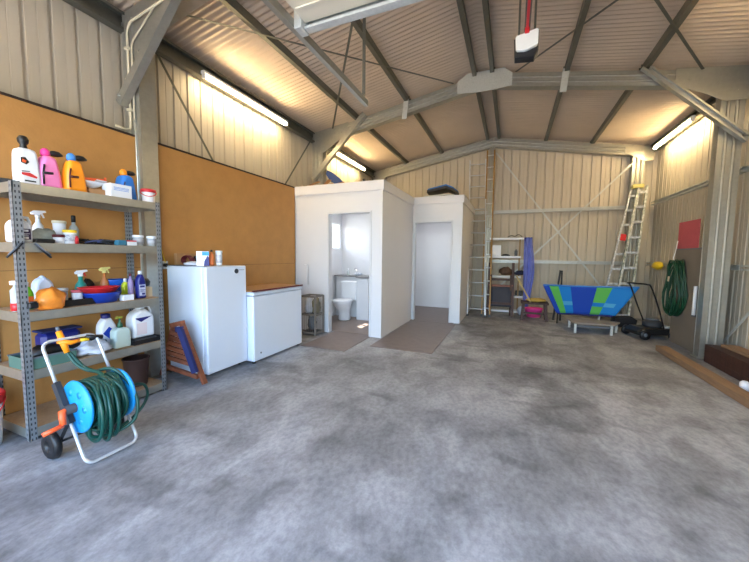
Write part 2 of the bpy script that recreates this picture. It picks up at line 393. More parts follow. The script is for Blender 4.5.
for y, nm in ((2.27, 'near column'), (5.762, 'middle portal'), (8.90, 'end portal')):
    for s in (-1, 1):
        if y == 2.27 and s == 1: continue
        k = .65 if y > 8 else 1
        P = [(3.24, rb(3.24)+.24), (2.45, rb(2.45)+.21), (2.45, rb(2.45)-.01), (2.75, 3.52), (2.98, 3.38), (3.24, 3.38)]
        P = [(3.24-(3.24-d)*k, z if k == 1 else (3.62+(z-3.62)*.7)) for d, z in P]
        m = MB().slab([(XA+s*d, z) for d, z in P], y-.006, y+.0, 0)
        if y < 8:
            for d, z in ((2.6, 3.72), (2.75, 3.72), (3.1, 3.5), (3.1, 3.62), (2.9, 3.62)):
                m.cyl((XA+s*d, y-.014, z), (XA+s*d, y-.004, z), .014, 8)
        m.build('knee_plate', galv, None, tagd=(f'galvanised plate at the {sd[s]} eave knee of the {nm}', 'plate', 'knee gusset plates'))
m = MB().slab([(XA+a, z) for a, z in ((-.42, 4.05), (-.1, 4.02), (.12, 4.02), (.42, 4.04), (.42, 4.23), (.3, 4.33), (-.26, 4.34), (-.42, 4.24))], 5.75, 5.757, 0)
for a, z in ((-.3, 4.14), (-.18, 4.2), (.18, 4.2), (.3, 4.14)): m.cyl((XA+a, 5.742, z), (XA+a, 5.752, z), .014, 8)
m.build('apex_plate', galvl, None, tagd=('galvanised plate joining the middle rafters at the roof ridge', 'plate'))
for s, y, nm in ((-1, 5.70, 'left slope of the middle portal, above the white room'), (1, 5.70, 'right slope of the middle portal, above the pink sheet'), (-1, 2.20, 'near left column, above the shelving')):
    m = MB().chan((XA+s*3.2, y, 2.86), (XA+s*2.08, y, 3.96), .075, .085, .007, up=(s*.7, 0, .7), flip=-1)
    for d, z in ((3.16, 2.92), (2.14, 3.9)): m.cyl((XA+s*d, y-.055, z), (XA+s*d, y+.06, z), .014, 8)
    m.build('knee_brace', galv, None, tagd=(f'diagonal steel channel brace at {nm}', 'brace', 'diagonal knee braces'))
# purlins
for i, d in enumerate((-2.28, -1.30, -.15, .12, 1.17, 2.12)):
    x = XA+d; z = 4.31-.176*abs(d)+.045
    nm = ['lowest on the left slope', 'second up on the left slope', 'left one of the ridge pair', 'right one of the ridge pair', 'upper one on the right slope', 'lower one on the right slope'][i]
    m = MB(); f = 1 if d > 0 else -1
    for y0, y1 in ((YF, 5.78), (5.9, YB-.02)):
        m.chan((x, y0, z), (x, y1, z), .06, .10, .004, flip=f)
    for y in (5.80, 5.89): m.box((x-.045, y-.003, z-.06), (x+.045, y+.003, z+.05))
    m.build('roof_purlin', galvd, None, tagd=(f'dark steel purlin running to the back wall, {nm}', 'purlin', 'roof purlins'))
for x, nm in ((-3.76, 'left'), (2.74, 'right')):
    zz, hh = (3.69, .18) if x < 0 else (3.745, .14)
    m = MB().chan((x, YF, zz), (x, YB-.02, zz), .09, hh, .005, flip=1 if x < 0 else -1)
    m.build('eave_purlin', galvd, None, tagd=(f'deep steel eave beam along the top of the {nm} wall', 'beam', 'eave beams'))
for x in (-1.84, .62):
    m = MB(); z = roofz(x-XA)-.14
    m.sweep((x-.01, 5.745, z-.27), (x+.02, 5.745, z+.06), [(-.045, -.004), (.045, -.004), (.045, .004), (-.045, .004)], up=(0, 1, 0))
    m.build('rafter_bracket', galvl, None, tagd=('pale steel bracket plate across the middle %s rafter' % ('left' if x < 0 else 'right'), 'bracket', 'purlin bracket plates'))
def strap(p, q, label, mt=galvd, w=.03, up=(0, 0, 1), name='bracing_strap', g='flat steel bracing straps'):
    MB().bar(p, q, w, .004, up).build(name, mt, None, tagd=(label, 'strap', g))
def rz_(x): return 4.295-.176*abs(x-XA)
for (xa, ya, xb, yb, lb) in ((-3.3, 2.45, -1.0, 5.72, 'rusty flat roof strap on the left slope running towards the ridge plate'), (-1.0, 2.45, -3.3, 5.74, 'rusty flat roof strap on the left slope crossing down to the knee'),
                             (2.2, 2.45, -.05, 5.72, 'rusty flat roof strap on the right slope passing behind the hanging door motor'), (-.05, 2.45, 2.2, 5.74, 'rusty flat roof strap on the right slope ending near right knee plate')):
    strap((xa, ya, rz_(xa)), (xb, yb, rz_(xb)), lb)
strap((-3.79, 2.45, 3.86-.0), (-3.79, 4.1, 1.6), 'flat wall strap slanting down beside the near left column', up=(1, 0, 0))
strap((-3.79, 5.76, 3.68), (-3.79, 4.1, 1.6), 'flat wall strap slanting down from the middle left knee', up=(1, 0, 0))
strap((-.45, 8.90, 3.95), (2.25, 8.90, .25), 'flat steel strap on back wall falling from the centre post to the right', galvl, up=(0, 1, 0), w=.035)
strap((2.35, 8.91, 3.42), (-.40, 8.91, .45), 'flat steel strap on back wall rising to the right corner knee', galvl, up=(0, 1, 0), w=.035)
strap((2.74, 6.1, .07), (2.74, 4.6, 1.6), 'flat wall strap rising above the dark timber stack at right edge', galvl, up=(1, 0, 0), w=.04)
# girts
def girt(p, q, lb, f=1): MB().chan(p, q, .08, .075, .004, flip=f).build('wall_girt', galvl, None, tagd=(lb, 'girt', 'horizontal wall girts'))
girt((-3.4, 9.05, 2.5), (2.36, 9.05, 2.5), 'upper steel rail across the back wall', 1)
girt((-.5, 9.05, 1.25), (2.36, 9.05, 1.25), 'lower steel rail across the back wall behind the ladders', 1)
girt((2.8, 5.95, 2.55), (2.8, 9.0, 2.55), 'upper steel rail on right wall between portal column and corner', -1)
girt((2.8, 5.95, 1.25), (2.8, 9.0, 1.25), 'lower steel rail on right wall behind the green hose', -1)
girt((2.8, YF, 2.6), (2.8, 5.77, 2.6), 'upper steel rail on right wall nearer than the portal column', -1)
girt((2.8, YF, 1.25), (2.8, 5.77, 1.25), 'lower steel rail on right wall nearer than the portal column', -1)
# ochre lining
for a, b, lb in ((YF+.02, 2.27, 'ochre particle board wall lining behind the steel shelving'), (2.43, 4.94, 'ochre particle board wall lining behind fridge and freezer')):
    t = thing('wall_lining', lb, 'wall panel', (-3.62, (a+b)/2, 0)); h = (b-a)/2
    for z0, z1 in ((0, 1.20), (1.203, 2.535)): MB().box((-.01, -h, z0), (.01, h, z1)).build('sheet', ochre, t)
    MB().box((-.16, -h, 2.537), (.012, h, 2.557)).build('top_edge', seam, t)
    MB().box((-.02, -h, 1.199), (.0095, h, 1.204)).build('joint', seam, t)
# ------------------------------------------------------------ fluorescent battens
def batten(x, y0, y1, z, lb, s):
    t = thing('batten_light', lb, 'light', (x, (y0+y1)/2, z), 0, 'fluorescent batten lights'); h = (y1-y0)/2
    MB().box((-.03, -h-.03, .02), (.03, h+.03, .06), bev=.006).build('housing', whitep, t)
    MB().tube([(s*.01, -h, -.005), (s*.01, h, -.005)], .024, 12).build('tube', tubem, t)
    for q in (-1, 1): MB().box((-.03, q*h-.015, -.03), (.03+.0, q*h+.015, .02), bev=.004).build('end_cap', whitep, t)
    return t
batten(-3.685, 3.17, 4.8, 3.60, 'lit fluorescent batten on left wall above the ochre panel', 1)
batten(-3.685, 6.45, 8.05, 3.62, 'lit fluorescent batten behind the left knee brace above the white room', 1)
batten(2.64, 7.1, 8.6, 3.63, 'lit fluorescent batten on the right wall towards the back', -1)
batten(2.64, 2.9, 4.5, 3.63, 'added unseen fluorescent batten on the right wall nearer than the portal column', -1)  # out of view, added to match the warm glow at right
batten(-3.685, -.9, .7, 3.60, 'added unseen fluorescent batten on the left wall above the shelving', 1)  # added beyond the frame to warm the near left wall
# conduit at near column
def arc(c, a0, a1, r, n=6, pl='xz'):
    return [(c[0]+r*math.cos(a0+(a1-a0)*i/n), c[1], c[2]+r*math.sin(a0+(a1-a0)*i/n)) for i in range(n+1)]
m = MB()
m.tube([(-3.66, 2.10, 2.605), (-3.66, 2.20, 2.605), (-3.66, 2.235, 2.62), (-3.66, 2.245, 2.66), (-3.66, 2.245, 3.56), (-3.64, 2.245, 3.61), (-3.58, 2.235, 3.64), (-2.5, 2.235, rb(1.98)+.05), (-1.2, 2.235, rb(.68)+.05)], .011, 8)
m.tube([(-3.60, 2.245, 2.7), (-3.60, 2.245, 3.42), (-3.57, 2.245, 3.47), (-3.2, 2.24, 3.72)], .008, 6)
for z in (2.8, 3.1, 3.4): m.box((-3.69, 2.225, z), (-3.63, 2.262, z+.02))
m.build('electrical_conduit', MT['cream plastic'] if 'cream plastic' in MT else mat('cream plastic', (214, 206, 180), .5), None, tagd=('cream plastic conduit bending round the near left column', 'conduit'))
# ------------------------------------------------------------ overhead sectional door with tracks and opener
t = thing('door_1', None, None, (.02, .6, 3.0)); t['kind'] = 'structure'
for k in range(5):
    y0 = -1.5+k*.605
    m = MB().box((-1.46, y0, .02), (1.46, y0+.59, .05))
    for q in (.12, .28, .44): m.box((-1.44, y0+q, .012), (1.44, y0+q+.02, .03))
    m.build('door_section', mat('cream door skin', (214, 206, 186), .5), t)
m = MB().chan((-1.46, 1.53, .02), (1.46, 1.53, .02), .06, .09, .006); m.build('end_rail', galvl, t)
for s in (-1, 1):
    m = MB().chan((s*1.54, -1.5, .0), (s*1.54, 2.78, .0), .04, .06, .005, flip=s); m.build('track', galv, t)
    MB().box((s*1.49-.03, 1.45, -.04), (s*1.49+.03, 1.56, .10), bev=.006).build('roller_bracket', galvl, t)
    m = MB().bar((s*1.54, 2.7, .03), (s*1.54, 2.7, 1.05), .035, .004, up=(0, 1, 0)); m.build('track_hanger', galvd, t)
t = thing('door_opener', 'white and black garage door motor hanging under the roof on a red rail', 'door opener', (.045, 3.15, 2.965)); t.scale = (.86, .86, .86)
MB().slab([(-.10, .02), (.07, -.0), (.105, .06), (.105, .24), (-.11, .20)], -.12, -.02, .012).build('casing', black, t)
MB().rslab([(-.092, .07), (-.01, .055), (.098, .09), (.10, .235), (-.10, .198)], -.16, -.12, .008, 1).build('light_cover', mirror, t)
m = MB().bar((0, -.1, .27), (0, -3.9, .20), .05, .035); m.build('rail', galvd, t)
MB().bar((0, -.15, .245), (0, -1.6, .222), .022, .02).build('belt', red, t)
MB().box((-.02, -.17, .20), (.02, -.12, .26), bev=.005).build('red_latch', red, t)
m = MB(); m.bar((-.07, 0, .22), (-.07, 0, 1.2), .02, .004, up=(0, 1, 0)); m.bar((.07, 0, .22), (.07, 0, 1.2), .02, .004, up=(0, 1, 0)); m.build('hanger', galvd, t)
# ------------------------------------------------------------ the two white rooms
def slabwall(m, a, b): m.box(a, b)
t = thing('bathroom_enclosure', None, None, (-2.74, 5.0, 0)); t['kind'] = 'structure'; t.name = 'wall_bathroom'
def loc(m, name, mt, par): 
    o = m.build(name, mt, par); o.location = (-par.location.x, -par.location.y, 0); return o
m = MB()
m.box((-3.605, 4.95, 0), (-2.93, 5.04, 2.47)); m.box((-2.13, 4.95, 0), (-1.93, 5.04, 2.47)); m.box((-2.93, 4.95, 2.07), (-2.13, 5.04, 2.47))
loc(m, 'front_wall', white, t)
m = MB().box((-2.02, 5.04, 0), (-1.93, 6.85, 2.47)); loc(m, 'side_wall', white, t)
m = MB().box((-3.69, 6.8, 0), (-2.02, 6.88, 2.47)); loc(m, 'back_wall', white, t)
m = MB().box((-3.69, 5.04, 0), (-3.65, 6.12, 2.47)).box((-3.69, 6.12, 0), (-3.65, 6.70, 1.48)).box((-3.69, 6.12, 2.08), (-3.65, 6.70, 2.47)).box((-3.69, 6.70, 0), (-3.65, 6.8, 2.47)); loc(m, 'left_wall', white, t)
m = MB().box((-3.69, 5.04, 2.40), (-2.02, 6.8, 2.46)); loc(m, 'ceiling_panel', white, t)
m = MB().box((-3.605, 4.93, 2.40), (-1.905, 4.95, 2.555)).box((-1.93, 4.95, 2.40), (-1.905, 6.70, 2.555)).box((-3.605, 4.95, 2.472), (-1.93, 6.8, 2.54)); loc(m, 'top_fascia', white, t)
m = MB()
for a, b in (((-2.945, 4.935, 0), (-2.915, 5.05, 2.085)), ((-2.145, 4.935, 0), (-2.115, 5.05, 2.085)), ((-2.915, 4.935, 2.055), (-2.145, 5.05, 2.085))): m.box(a, b)
loc(m, 'door_lining', mat('grey door lining', (206, 208, 212), .5), t)
m = MB().box((-3.65, 5.04, .0), (-3.635, 6.8, .07)).box((-3.63, 6.785, 0), (-2.03, 6.8, .07)).box((-2.035, 5.04, 0), (-2.02, 6.8, .07)); loc(m, 'skirting', white, t)
t = thing('wall_back_room', None, None, (-1.43, 6.8, 0)); t['kind'] = 'structure'
m = MB()
m.box((-1.93, 6.72, 0), (-1.89, 6.81, 2.48)); m.box((-1.12, 6.72, 0), (-.92, 6.81, 2.48)); m.box((-1.89, 6.72, 2.06), (-1.12, 6.81, 2.48)); loc(m, 'front_wall', white, t)
m = MB().box((-1.01, 6.81, 0), (-.92, 8.75, 2.48)); loc(m, 'side_wall', white, t)
m = MB().box((-3.2, 8.66, 0), (-1.01, 8.75, 2.48)).box((-2.9, 6.89, 0), (-2.81, 8.66, 2.48)); loc(m, 'back_wall', white, t)
m = MB().box((-2.9, 6.89, 2.42), (-1.01, 8.66, 2.475)); loc(m, 'ceiling_panel', white, t)
m = MB().box((-1.93, 6.70, 2.42), (-.895, 6.72, 2.57)).box((-.92, 6.72, 2.42), (-.895, 8.75, 2.57)).box((-2.9, 6.89, 2.48), (-.92, 8.75, 2.55)); loc(m, 'top_fascia', white, t)
m = MB()
for a, b in (((-1.905, 6.70, 0), (-1.875, 6.82, 2.08)), ((-1.135, 6.70, 0), (-1.105, 6.82, 2.08)), ((-1.875, 6.70, 2.045), (-1.135, 6.82, 2.08))): m.box(a, b)
loc(m, 'door_lining', MT.get('grey door lining') or white, t)
m = MB().box((-2.8, 8.645, 0), (-1.02, 8.66, .07)); loc(m, 'skirting', white, t)
# bathroom window
t = thing('window_1', None, None, (-3.70, 6.41, 1.48)); t['kind'] = 'structure'
m = MB()
for a, b in (((-.16, -.29, 0), (.06, -.25, .6)), ((-.16, .25, 0), (.06, .29, .6)), ((-.16, -.25, 0), (.06, .25, .04)), ((-.16, -.25, .56), (.06, .25, .6)), ((-.03, -.02, .04), (.01, .02, .56))): m.box(a, b)
m.build('window_frame', whitep, t)
for a, b in ((-.25, -.02), (.02, .25)): MB().box((-.012, a, .04), (-.008, b, .56)).build('glass_pane', glass, t)
lb_ = bpy.data.lights.new('room_fill_light', 'AREA'); lb_.shape = 'DISK'; lb_.size = .3; lb_.energy = 3; lb_.color = (.95, .97, 1)  # fill light shared by two unseen lamps added to brighten the white rooms
t = thing('added_room_lamp', 'added unseen round lamp on the bathroom ceiling behind the doorway', 'lamp', (-2.85, 5.85, 2.33))
MB().lathe([(.05, .0), (.13, .015), (.16, .04), (.16, .065)], (0, 0, 0), 24).build('shade', mat('added glowing shade', (255, 250, 240), .5, emit=3), t)  # glowing shade of the added bathroom lamp
o = bpy.data.objects.new('room_fill_light', lb_); col.objects.link(o); o.parent = t; o.location = (0, 0, -.02)
t = thing('added_room_lamp', 'added unseen round lamp on the ceiling of the empty back room', 'lamp', (-1.75, 7.5, 2.35))  # second added lamp, hidden from view, brightens the back room
MB().lathe([(.05, .0), (.13, .015), (.16, .04), (.16, .065)], (0, 0, 0), 24).build('shade', MT['added glowing shade'], t)
o = bpy.data.objects.new('room_fill_light', lb_); col.objects.link(o); o.parent = t; o.location = (0, 0, -.02)
# vinyl mats
flv = mat('bathroom vinyl floor', (124, 108, 98), .4, 0, var=.1, scale=6)
MB().box((-3.64, 5.06, 0), (-2.03, 6.78, .006)).build('vinyl_floor', flv, None, tagd=('brown vinyl sheet covering the bathroom floor', 'flooring'))
MB().box((-2.80, 6.6, 0), (-1.03, 8.64, .006)).build('vinyl_floor', vinyl, None, tagd=('brown vinyl sheet on the floor of the empty back room', 'flooring'))
MB().box((-2.84, 4.02, 0), (-2.12, 5.04, .008)).build('floor_mat', vinyl, None, tagd=('brown vinyl mat in front of the bathroom doorway', 'mat'))
MB().box((-1.90, 4.42, 0), (-.97, 6.58, .008)).build('floor_mat', vinyl, None, tagd=('long brown vinyl mat leading to the empty back room', 'mat'))
# toilet and cistern bench
t = thing('toilet', 'white toilet seen through the bathroom doorway', 'toilet', (-3.20, 5.98, .006))
m = MB(); seg = 24; prof = [(.115, .13, 0, .10), (.12, .15, .02, .10), (.11, .14, .12, .09), (.125, .16, .22, .06), (.17, .215, .33, .01), (.19, .24, .385, 0), (.19, .24, .40, 0)]
vs = [(rx*math.cos(2*PI*k/seg), dy+ry*math.sin(2*PI*k/seg), z) for rx, ry, z, dy in prof for k in range(seg)]
fs = [(i*seg+k, i*seg+(k+1) % seg, (i+1)*seg+(k+1) % seg, (i+1)*seg+k) for i in range(len(prof)-1) for k in range(seg)]+[tuple(range(seg))[::-1], tuple(range((len(prof)-1)*seg, len(prof)*seg))]
m.add(vs, fs, True).build('bowl', whitep, t)
MB().lathe([(.19, 0), (.20, .006), (.20, .022), (.18, .034), (.0, .036)], (0, 0, .402), 24, 1, 1.25).build('seat_lid', whitep, t)
MB().box((-.19, .27, .38), (.19, .43, .80), bev=.02).build('cistern', whitep, t)
t = thing('vanity_bench', 'white bathroom bench with a thin grey top beside the toilet', 'bench', (-2.88, 6.42, .006))
MB().box((-.72, .02, 0), (-.10, .37, .88)).build('boxed_wall', white, t)
MB().box((-.09, -.24, 0), (.18, .37, .87)).build('cabinet', white, t)
MB().box((-.75, -.02, .885), (-.1, .37, .905)).box((-.1, -.27, .885), (.34, .37, .905)).build('top', mat('grey stone top', (120, 118, 118), .3), t)
MB().cyl((-.3, .2, .906), (-.3, .2, 1.04), .012).tube([(-.3, .2, 1.04), (-.3, .12, 1.07), (-.3, .06, 1.03)], .01, 8).build('tap', chrome, t)
def simple_bottle(name, lb, cat, loc, r, h, body, capm, caph=.03, group=None, rz=0, sq=1.):
    t = thing(name, lb, cat, loc, rz, group)
    MB().lathe([(r*.92, 0), (r, .01), (r, h*.68), (r*.8, h*.8), (r*.38, h*.9), (r*.38, h)], (0, 0, 0), 16, 1, sq).build('body', body, t)
    MB().lathe([(r*.45, 0), (r*.45, caph), (r*.3, caph+.004)], (0, 0, h), 12).build('cap', capm, t)
    return t
simple_bottle('soap_bottle', 'small white bottle on the bathroom bench', 'bottle', (-3.36, 6.55, .912), .03, .12, clearp, whitep)
MB().blob((0, 0, .03), (.09, .06, .035), 5, .2).build('folded_cloth', cloth, None, loc=(-3.12, 6.56, .915), tagd=('crumpled pale cloth on the bathroom bench', 'cloth'))
# things on top of the rooms
def lay(m, name, mt, lb, cat, loc, rot=(0, 0, 0), group=None): return m.build(name, mt, None, loc=loc, rot=rot, tagd=(lb, cat, group))
lay(MB().rslab([(-.30, .20), (-.27, .27), (-.16, .22), (.0, .10), (.16, -.06), (.22, -.14), (.15, -.16), (.0, -.07), (-.2, .06)], -.02, .02, .015), 'swim_fin', mat('blue rubber', (24, 62, 128), .5), 'blue rubber fin leaning among brown boxes on the white room', 'fin', (-3.08, 5.62, 2.72))
for x, y, sx, sz, a, lb in ((-3.5, 5.5, .22, .13, .2, 'small brown cardboard box on the bathroom roof against left column'), (-3.22, 5.6, .2, .16, -.3, 'open brown cardboard box on the bathroom roof under the blue fin'), (-2.98, 5.4, .2, .07, .5, 'flat brown cardboard box near the front edge of the bathroom roof')):
    t = thing('cardboard_box', lb, 'box', (x, y, 2.541), a)
    MB().box((-sx/2, -.1, 0), (sx/2, .1, sz)).build('carton', card, t)
    MB().bar((-sx/2+.002, -.1, sz), (sx/2-.002, -.16, sz+.05), .07, .004).build('flap', card, t)
lay(MB().box((-.03, -.02, 0), (.03, .02, .05)).bar((0, 0, .04), (-.05, 0, .19), .05, .03), 'black_clamp', black, 'small black upright clamp on the bathroom roof edge', 'clamp', (-2.47, 5.5, 2.541))
def board(lb, c1, c2, loc, rot, L=.95, W=.5, arch=.02):
    t = thing('bodyboard', lb, 'bodyboard', loc, 0, None, rot)
    n = 10; P = [(-L/2, -W/2+.04), (-L/2, W/2-.04)]+[(L/2-L*.35*(1-math.cos(a)), (W/2)*math.cos(a) if False else W/2*math.sin(PI/2-a*0)*1) for a in ()]
    out = [(-L/2, -W*.42), (L*.1, -W/2), (L*.32, -W*.42), (L*.46, -W*.22), (L/2, 0), (L*.46, W*.22), (L*.32, W*.42), (L*.1, W/2), (-L/2, W*.42)]
    def pr(z0, z1, k, mt, nm):
        vs = [(x*k, y*k, z+arch*(1-(2*x/L)**2)) for z in (z0, z1) for x, y in out]; m_ = len(out)
        fs = [(i, (i+1) % m_, m_+(i+1) % m_, m_+i) for i in range(m_)]+[tuple(range(m_))[::-1], tuple(range(m_, 2*m_))]
        MB().add(vs, fs).build(nm, mt, t)
    pr(0, .055, 1, c1, 'core'); pr(.056, .085, .96, c2, 'deck'); return t
board('black and pale bodyboard, lower of two on the back room roof', black, mat('pale foam', (190, 196, 190), .7), (-1.45, 7.25, 2.56), (0, 0, .1), .75)
board('dark bodyboard with blue edge, upper of two on the back room roof', black, mat('bright blue foam', (30, 110, 190), .6), (-1.42, 7.28, 2.685), (0, .10, .05), .66, .5, .11)
lay(MB().box((-.16, -.12, 0), (.16, .12, .08), bev=.01), 'yellow_packet', mat('yellow packet', (190, 176, 60), .6), 'yellowish packet beside the bodyboards on the back room roof', 'packet', (-1.98, 7.2, 2.551))
lay(MB().box((-.12, -.1, 0), (.12, .1, .03)), 'cardboard_sheet', card, 'flat brown cardboard beside the yellow packet on the room roof', 'cardboard', (-2.3, 7.1, 2.551))
# towel rail pipe
lay(MB().tube([(0, 0, 0), (0, -.01, .34), (0, -.02, .36), (-.06, -.02, .365)], .009, 6), 'wall_hook', whitep, 'thin white bent pipe on the bathroom wall above the crate', 'pipe', (-3.32, 4.91, .82))
# ------------------------------------------------------------ steel shelving
SX0, SX1, SY0, SY1 = -3.58, -3.11, 1.13, 2.14
SZ = [.085, .505, .925, 1.415, 1.825]
t = thing('shelving_unit', 'grey steel shelving unit with five loaded shelves against ochre panel', 'shelving', ((SX0+SX1)/2, (SY0+SY1)/2, 0))
hx = (SX1-SX0)/2; hy = (SY1-SY0)/2
for sx in (-1, 1):
    for sy in (-1, 1):
        x = sx*hx; y = sy*hy; m = MB()
        m.box((min(x, x-sx*.045), min(y, y-sy*.003), 0), (max(x, x-sx*.045), max(y, y-sy*.003), 1.83)); m.box((min(x, x-sx*.003), min(y, y-sy*.045), 0), (max(x, x-sx*.003), max(y, y-sy*.045), 1.83))
        m.build('upright', slot, t)
for z in SZ:
    m = MB().box((-hx+.008, -hy+.008, z-.014), (hx-.008, hy-.008, z+.001)); sh = m.build('shelf_board', mdf, t)
    m = MB(); dd = .068
    for sx in (-1, 1):
        x = sx*(hx-.004); m.box((min(x, x-sx*.003), -hy, z-dd), (max(x, x-sx*.003), hy, z)); m.box((min(x, x-sx*.025), -hy, z-dd), (max(x, x-sx*.025), hy, z-dd+.003))
    for sy in (-1, 1):
        y = sy*(hy-.004); m.box((-hx, min(y, y-sy*.003), z-dd), (hx, max(y, y-sy*.003), z))
    m.build('beam', galv, sh)
m = MB(); 
# ---- item builders (items face local -Y, turned to face into the shed)
RZ = PI/2
def sh(X, Y, i): return (X, Y, SZ[i]+.002)
def jug(name, lb, cat, loc, w, h, d, body, capm, rz=RZ, labelm=None, labc=None, neck=.25, cap_h=.03, group=None, handle=False, cut=True):
    t = thing(name, lb, cat, loc, rz, group); a = w/2
    P = [(-a*.94, 0), (a*.94, 0), (a, .012), (a, h*.62), (a*.93, h*.76), (a*.55, h*.92), (a*(neck+.1), h*.97), (a*(neck+.1), h), (-a*(neck+.1), h), (-a*(neck+.1), h*.97), (-a*.62, h*.93), (-a*.95, h*.78), (-a, h*.62), (-a, .012)]
    MB().rslab(P, -d/2, d/2, min(.025, d*.3)).build('body', body, t)
    MB().lathe([(a*(neck+.16), 0), (a*(neck+.16), cap_h), (a*neck, cap_h+.004)], (0, 0, h+.0005), 14).build('cap', capm, t)
    if handle: MB().tube([(a*.2, 0, h*.97), (a*.35, 0, h*1.08), (a*.8, 0, h*1.06), (a*.98, 0, h*.9), (a*.97, 0, h*.72)], .011, 8).build('handle', body, t)
    if labelm:
        l = MB().slab([(-a*.72, h*.12), (a*.72, h*.12), (a*.72, h*.58), (-a*.72, h*.58)], -d/2-.002, -d/2+.001, 0).build('front_label', labelm, t)
        if labc:
            m = MB()
            for (u0, v0, u1, v1) in ((-.6, .46, .5, .54), (-.6, .36, .62, .38), (-.6, .32, .4, .335), (-.6, .28, .5, .295), (-.2, .15, .5, .24)): m.slab([(a*u0, h*v0), (a*u1, h*v0), (a*u1, h*v1), (a*u0, h*v1)], -d/2-.0035, -d/2-.0018, 0)
            m.build('print', labc, l)
    return t
def gun(t, z, x, c1, c2, s=1., head=.05):   # battery sprayer head: cap plus long nozzle pointing sideways
    MB().lathe([(.022*s, 0), (.028*s, .012*s), (.026*s, .04*s), (.012*s, .055*s)], (x, 0, z), 14).build('pump_cap', c1, t)
    MB().tube([(x+.012*s, 0, z+.028*s), (x+.05*s, 0, z+.032*s), (x+.075*s, 0, z+.034*s), (x+.10*s, 0, z+.03*s)], [.014*s, .022*s, .02*s, .006*s], 10).build('nozzle', c2, t)
def sprayer(lb, loc, w, h, d, body, c1, c2, accent=None):
    t = thing('sprayer_bottle', lb, 'sprayer bottle', loc, RZ); a = w/2
    P = [(-a*.95, 0), (a*.98, 0), (a, .02), (a*.86, h*.45), (a*.62, h*.82), (a*.5, h*.95), (a*.1, h), (-a*.5, h*.99), (-a*.72, h*.9), (-a*.95, h*.6), (-a, .02)]
    MB().rslab(P, -d/2, d/2, .03).build('body', body, t)
    gun(t, h-.004, -a*.2, c1, c2, 1.05)
    m = MB().tube([(-a*.75, -d/2-.002, h*.12), (-a*.8, -d/2-.008, h*.45), (-a*.65, -d/2-.006, h*.7)], .006, 6).tube([(-a*.8, -d/2-.006, h*.45), (0, -d/2-.01, h*.47)], .009, 6)
    m.build('side_wand', accent or black, t); return t
# top shelf
lay(MB().blob((0, 0, .025), (.09, .14, .03), 3, .25), 'dark_cloth', darkg, 'dark folded cloth at the left end of top shelf', 'cloth', (-3.45, 1.22, SZ[4]+.002))
t = thing('jerry_can', 'tall white sprayer can with black pump and red print on top shelf', 'jerry can', sh(-3.30, 1.28, 4), RZ)
P = [(-.06, 0), (.068, 0), (.07, .02), (.058, .20), (.048, .255), (.03, .268), (-.04, .268), (-.055, .25), (-.062, .12)]
b = MB().rslab(P, -.055, .055, .025).build('body', whitep, t)
MB().lathe([(.018, 0), (.022, .008), (.017, .03), (.028, .045), (.032, .07), (.022, .09), (.01, .095)], (-.005, 0, .266), 14).build('pump_handle', black, t)
m = MB().slab([(-.045, .075), (.035, .06), (.04, .072), (.0, .095), (-.045, .09)], -.0575, -.054, 0); m.build('red_stripe', red, b)
MB().slab([(-.045, .095), (.0, .102), (.0, .107), (-.045, .102)], -.0575, -.054, 0).build('black_print', black, b); m = MB().slab([(-.045, .16), (-.015, .15), (.0, .17), (-.02, .2), (-.045, .195)], -.0575, -.054, 0); m.build('black_print', black, b); m = MB().slab([(-.03, .03), (.03, .03), (.03, .04), (-.03, .04)], -.0575, -.054, 0); m.build('black_print', black, b)
m = MB().slab([(-.04, .165), (-.022, .16), (-.015, .175), (-.035, .185)], -.0595, -.0576, 0); m.build('orange_print', orange, b)
sprayer('pink sprayer bottle with bright pink cap and black nozzle on top shelf', sh(-3.29, 1.405, 4), .14, .25, .10, pink, hot, black)
sprayer('orange sprayer bottle with blue cap and black nozzle on top shelf', sh(-3.25, 1.545, 4), .14, .25, .10, amber, ltblue, black, mat('dark red plastic', (80, 20, 16), .5))
lay(MB().box((-.09, -.075, 0), (.09, .075, .055)), 'small_carton', card, 'low brown carton under the white scoop on top shelf', 'carton', sh(-3.30, 1.72, 4), (0, 0, RZ))
t = thing('dust_scoop', 'white scoop with orange brush lying on brown carton, top shelf', 'scoop', (-3.29, 1.70, SZ[4]+.06), RZ)
MB().grid(lambda u, v: (-.11+.2*u, -.05+.1*v, .055-.05*math.sin(PI*min(1, u*1.1))*math.sin(PI*v)+.004), 8, 6, .004).build('pan', whitep, t)
MB().bar((-.08, 0, .07), (.07, 0, .085), .05, .025).tube([(.05, 0, .08), (.085, 0, .07), (.085, 0, .115)], .01, 8).build('brush', orange, t)
t = thing('white_carton', 'white cardboard carton between scoop and blue sprayer on top shelf', 'carton', sh(-3.21, 1.83, 4), RZ)
MB().box((-.085, -.06, 0), (.085, .06, .115), bev=.003).build('carton', whitep, t)
MB().bar((-.085, .0, .118), (-.15, .02, .125), .1, .003).build('flap', white, t)
m = MB()
for z in (.06, .072, .082): m.slab([(-.06, z), (.06, z), (.06, z+.004), (-.06, z+.004)], -.0615, -.0598, 0)
m.build('print', ltblue, t)
sprayer('blue sprayer bottle with orange cap and black nozzle on top shelf', sh(-3.32, 1.965, 4), .14, .235, .13, mat('mid blue plastic', (34, 120, 212), .4), amber, black, navy)
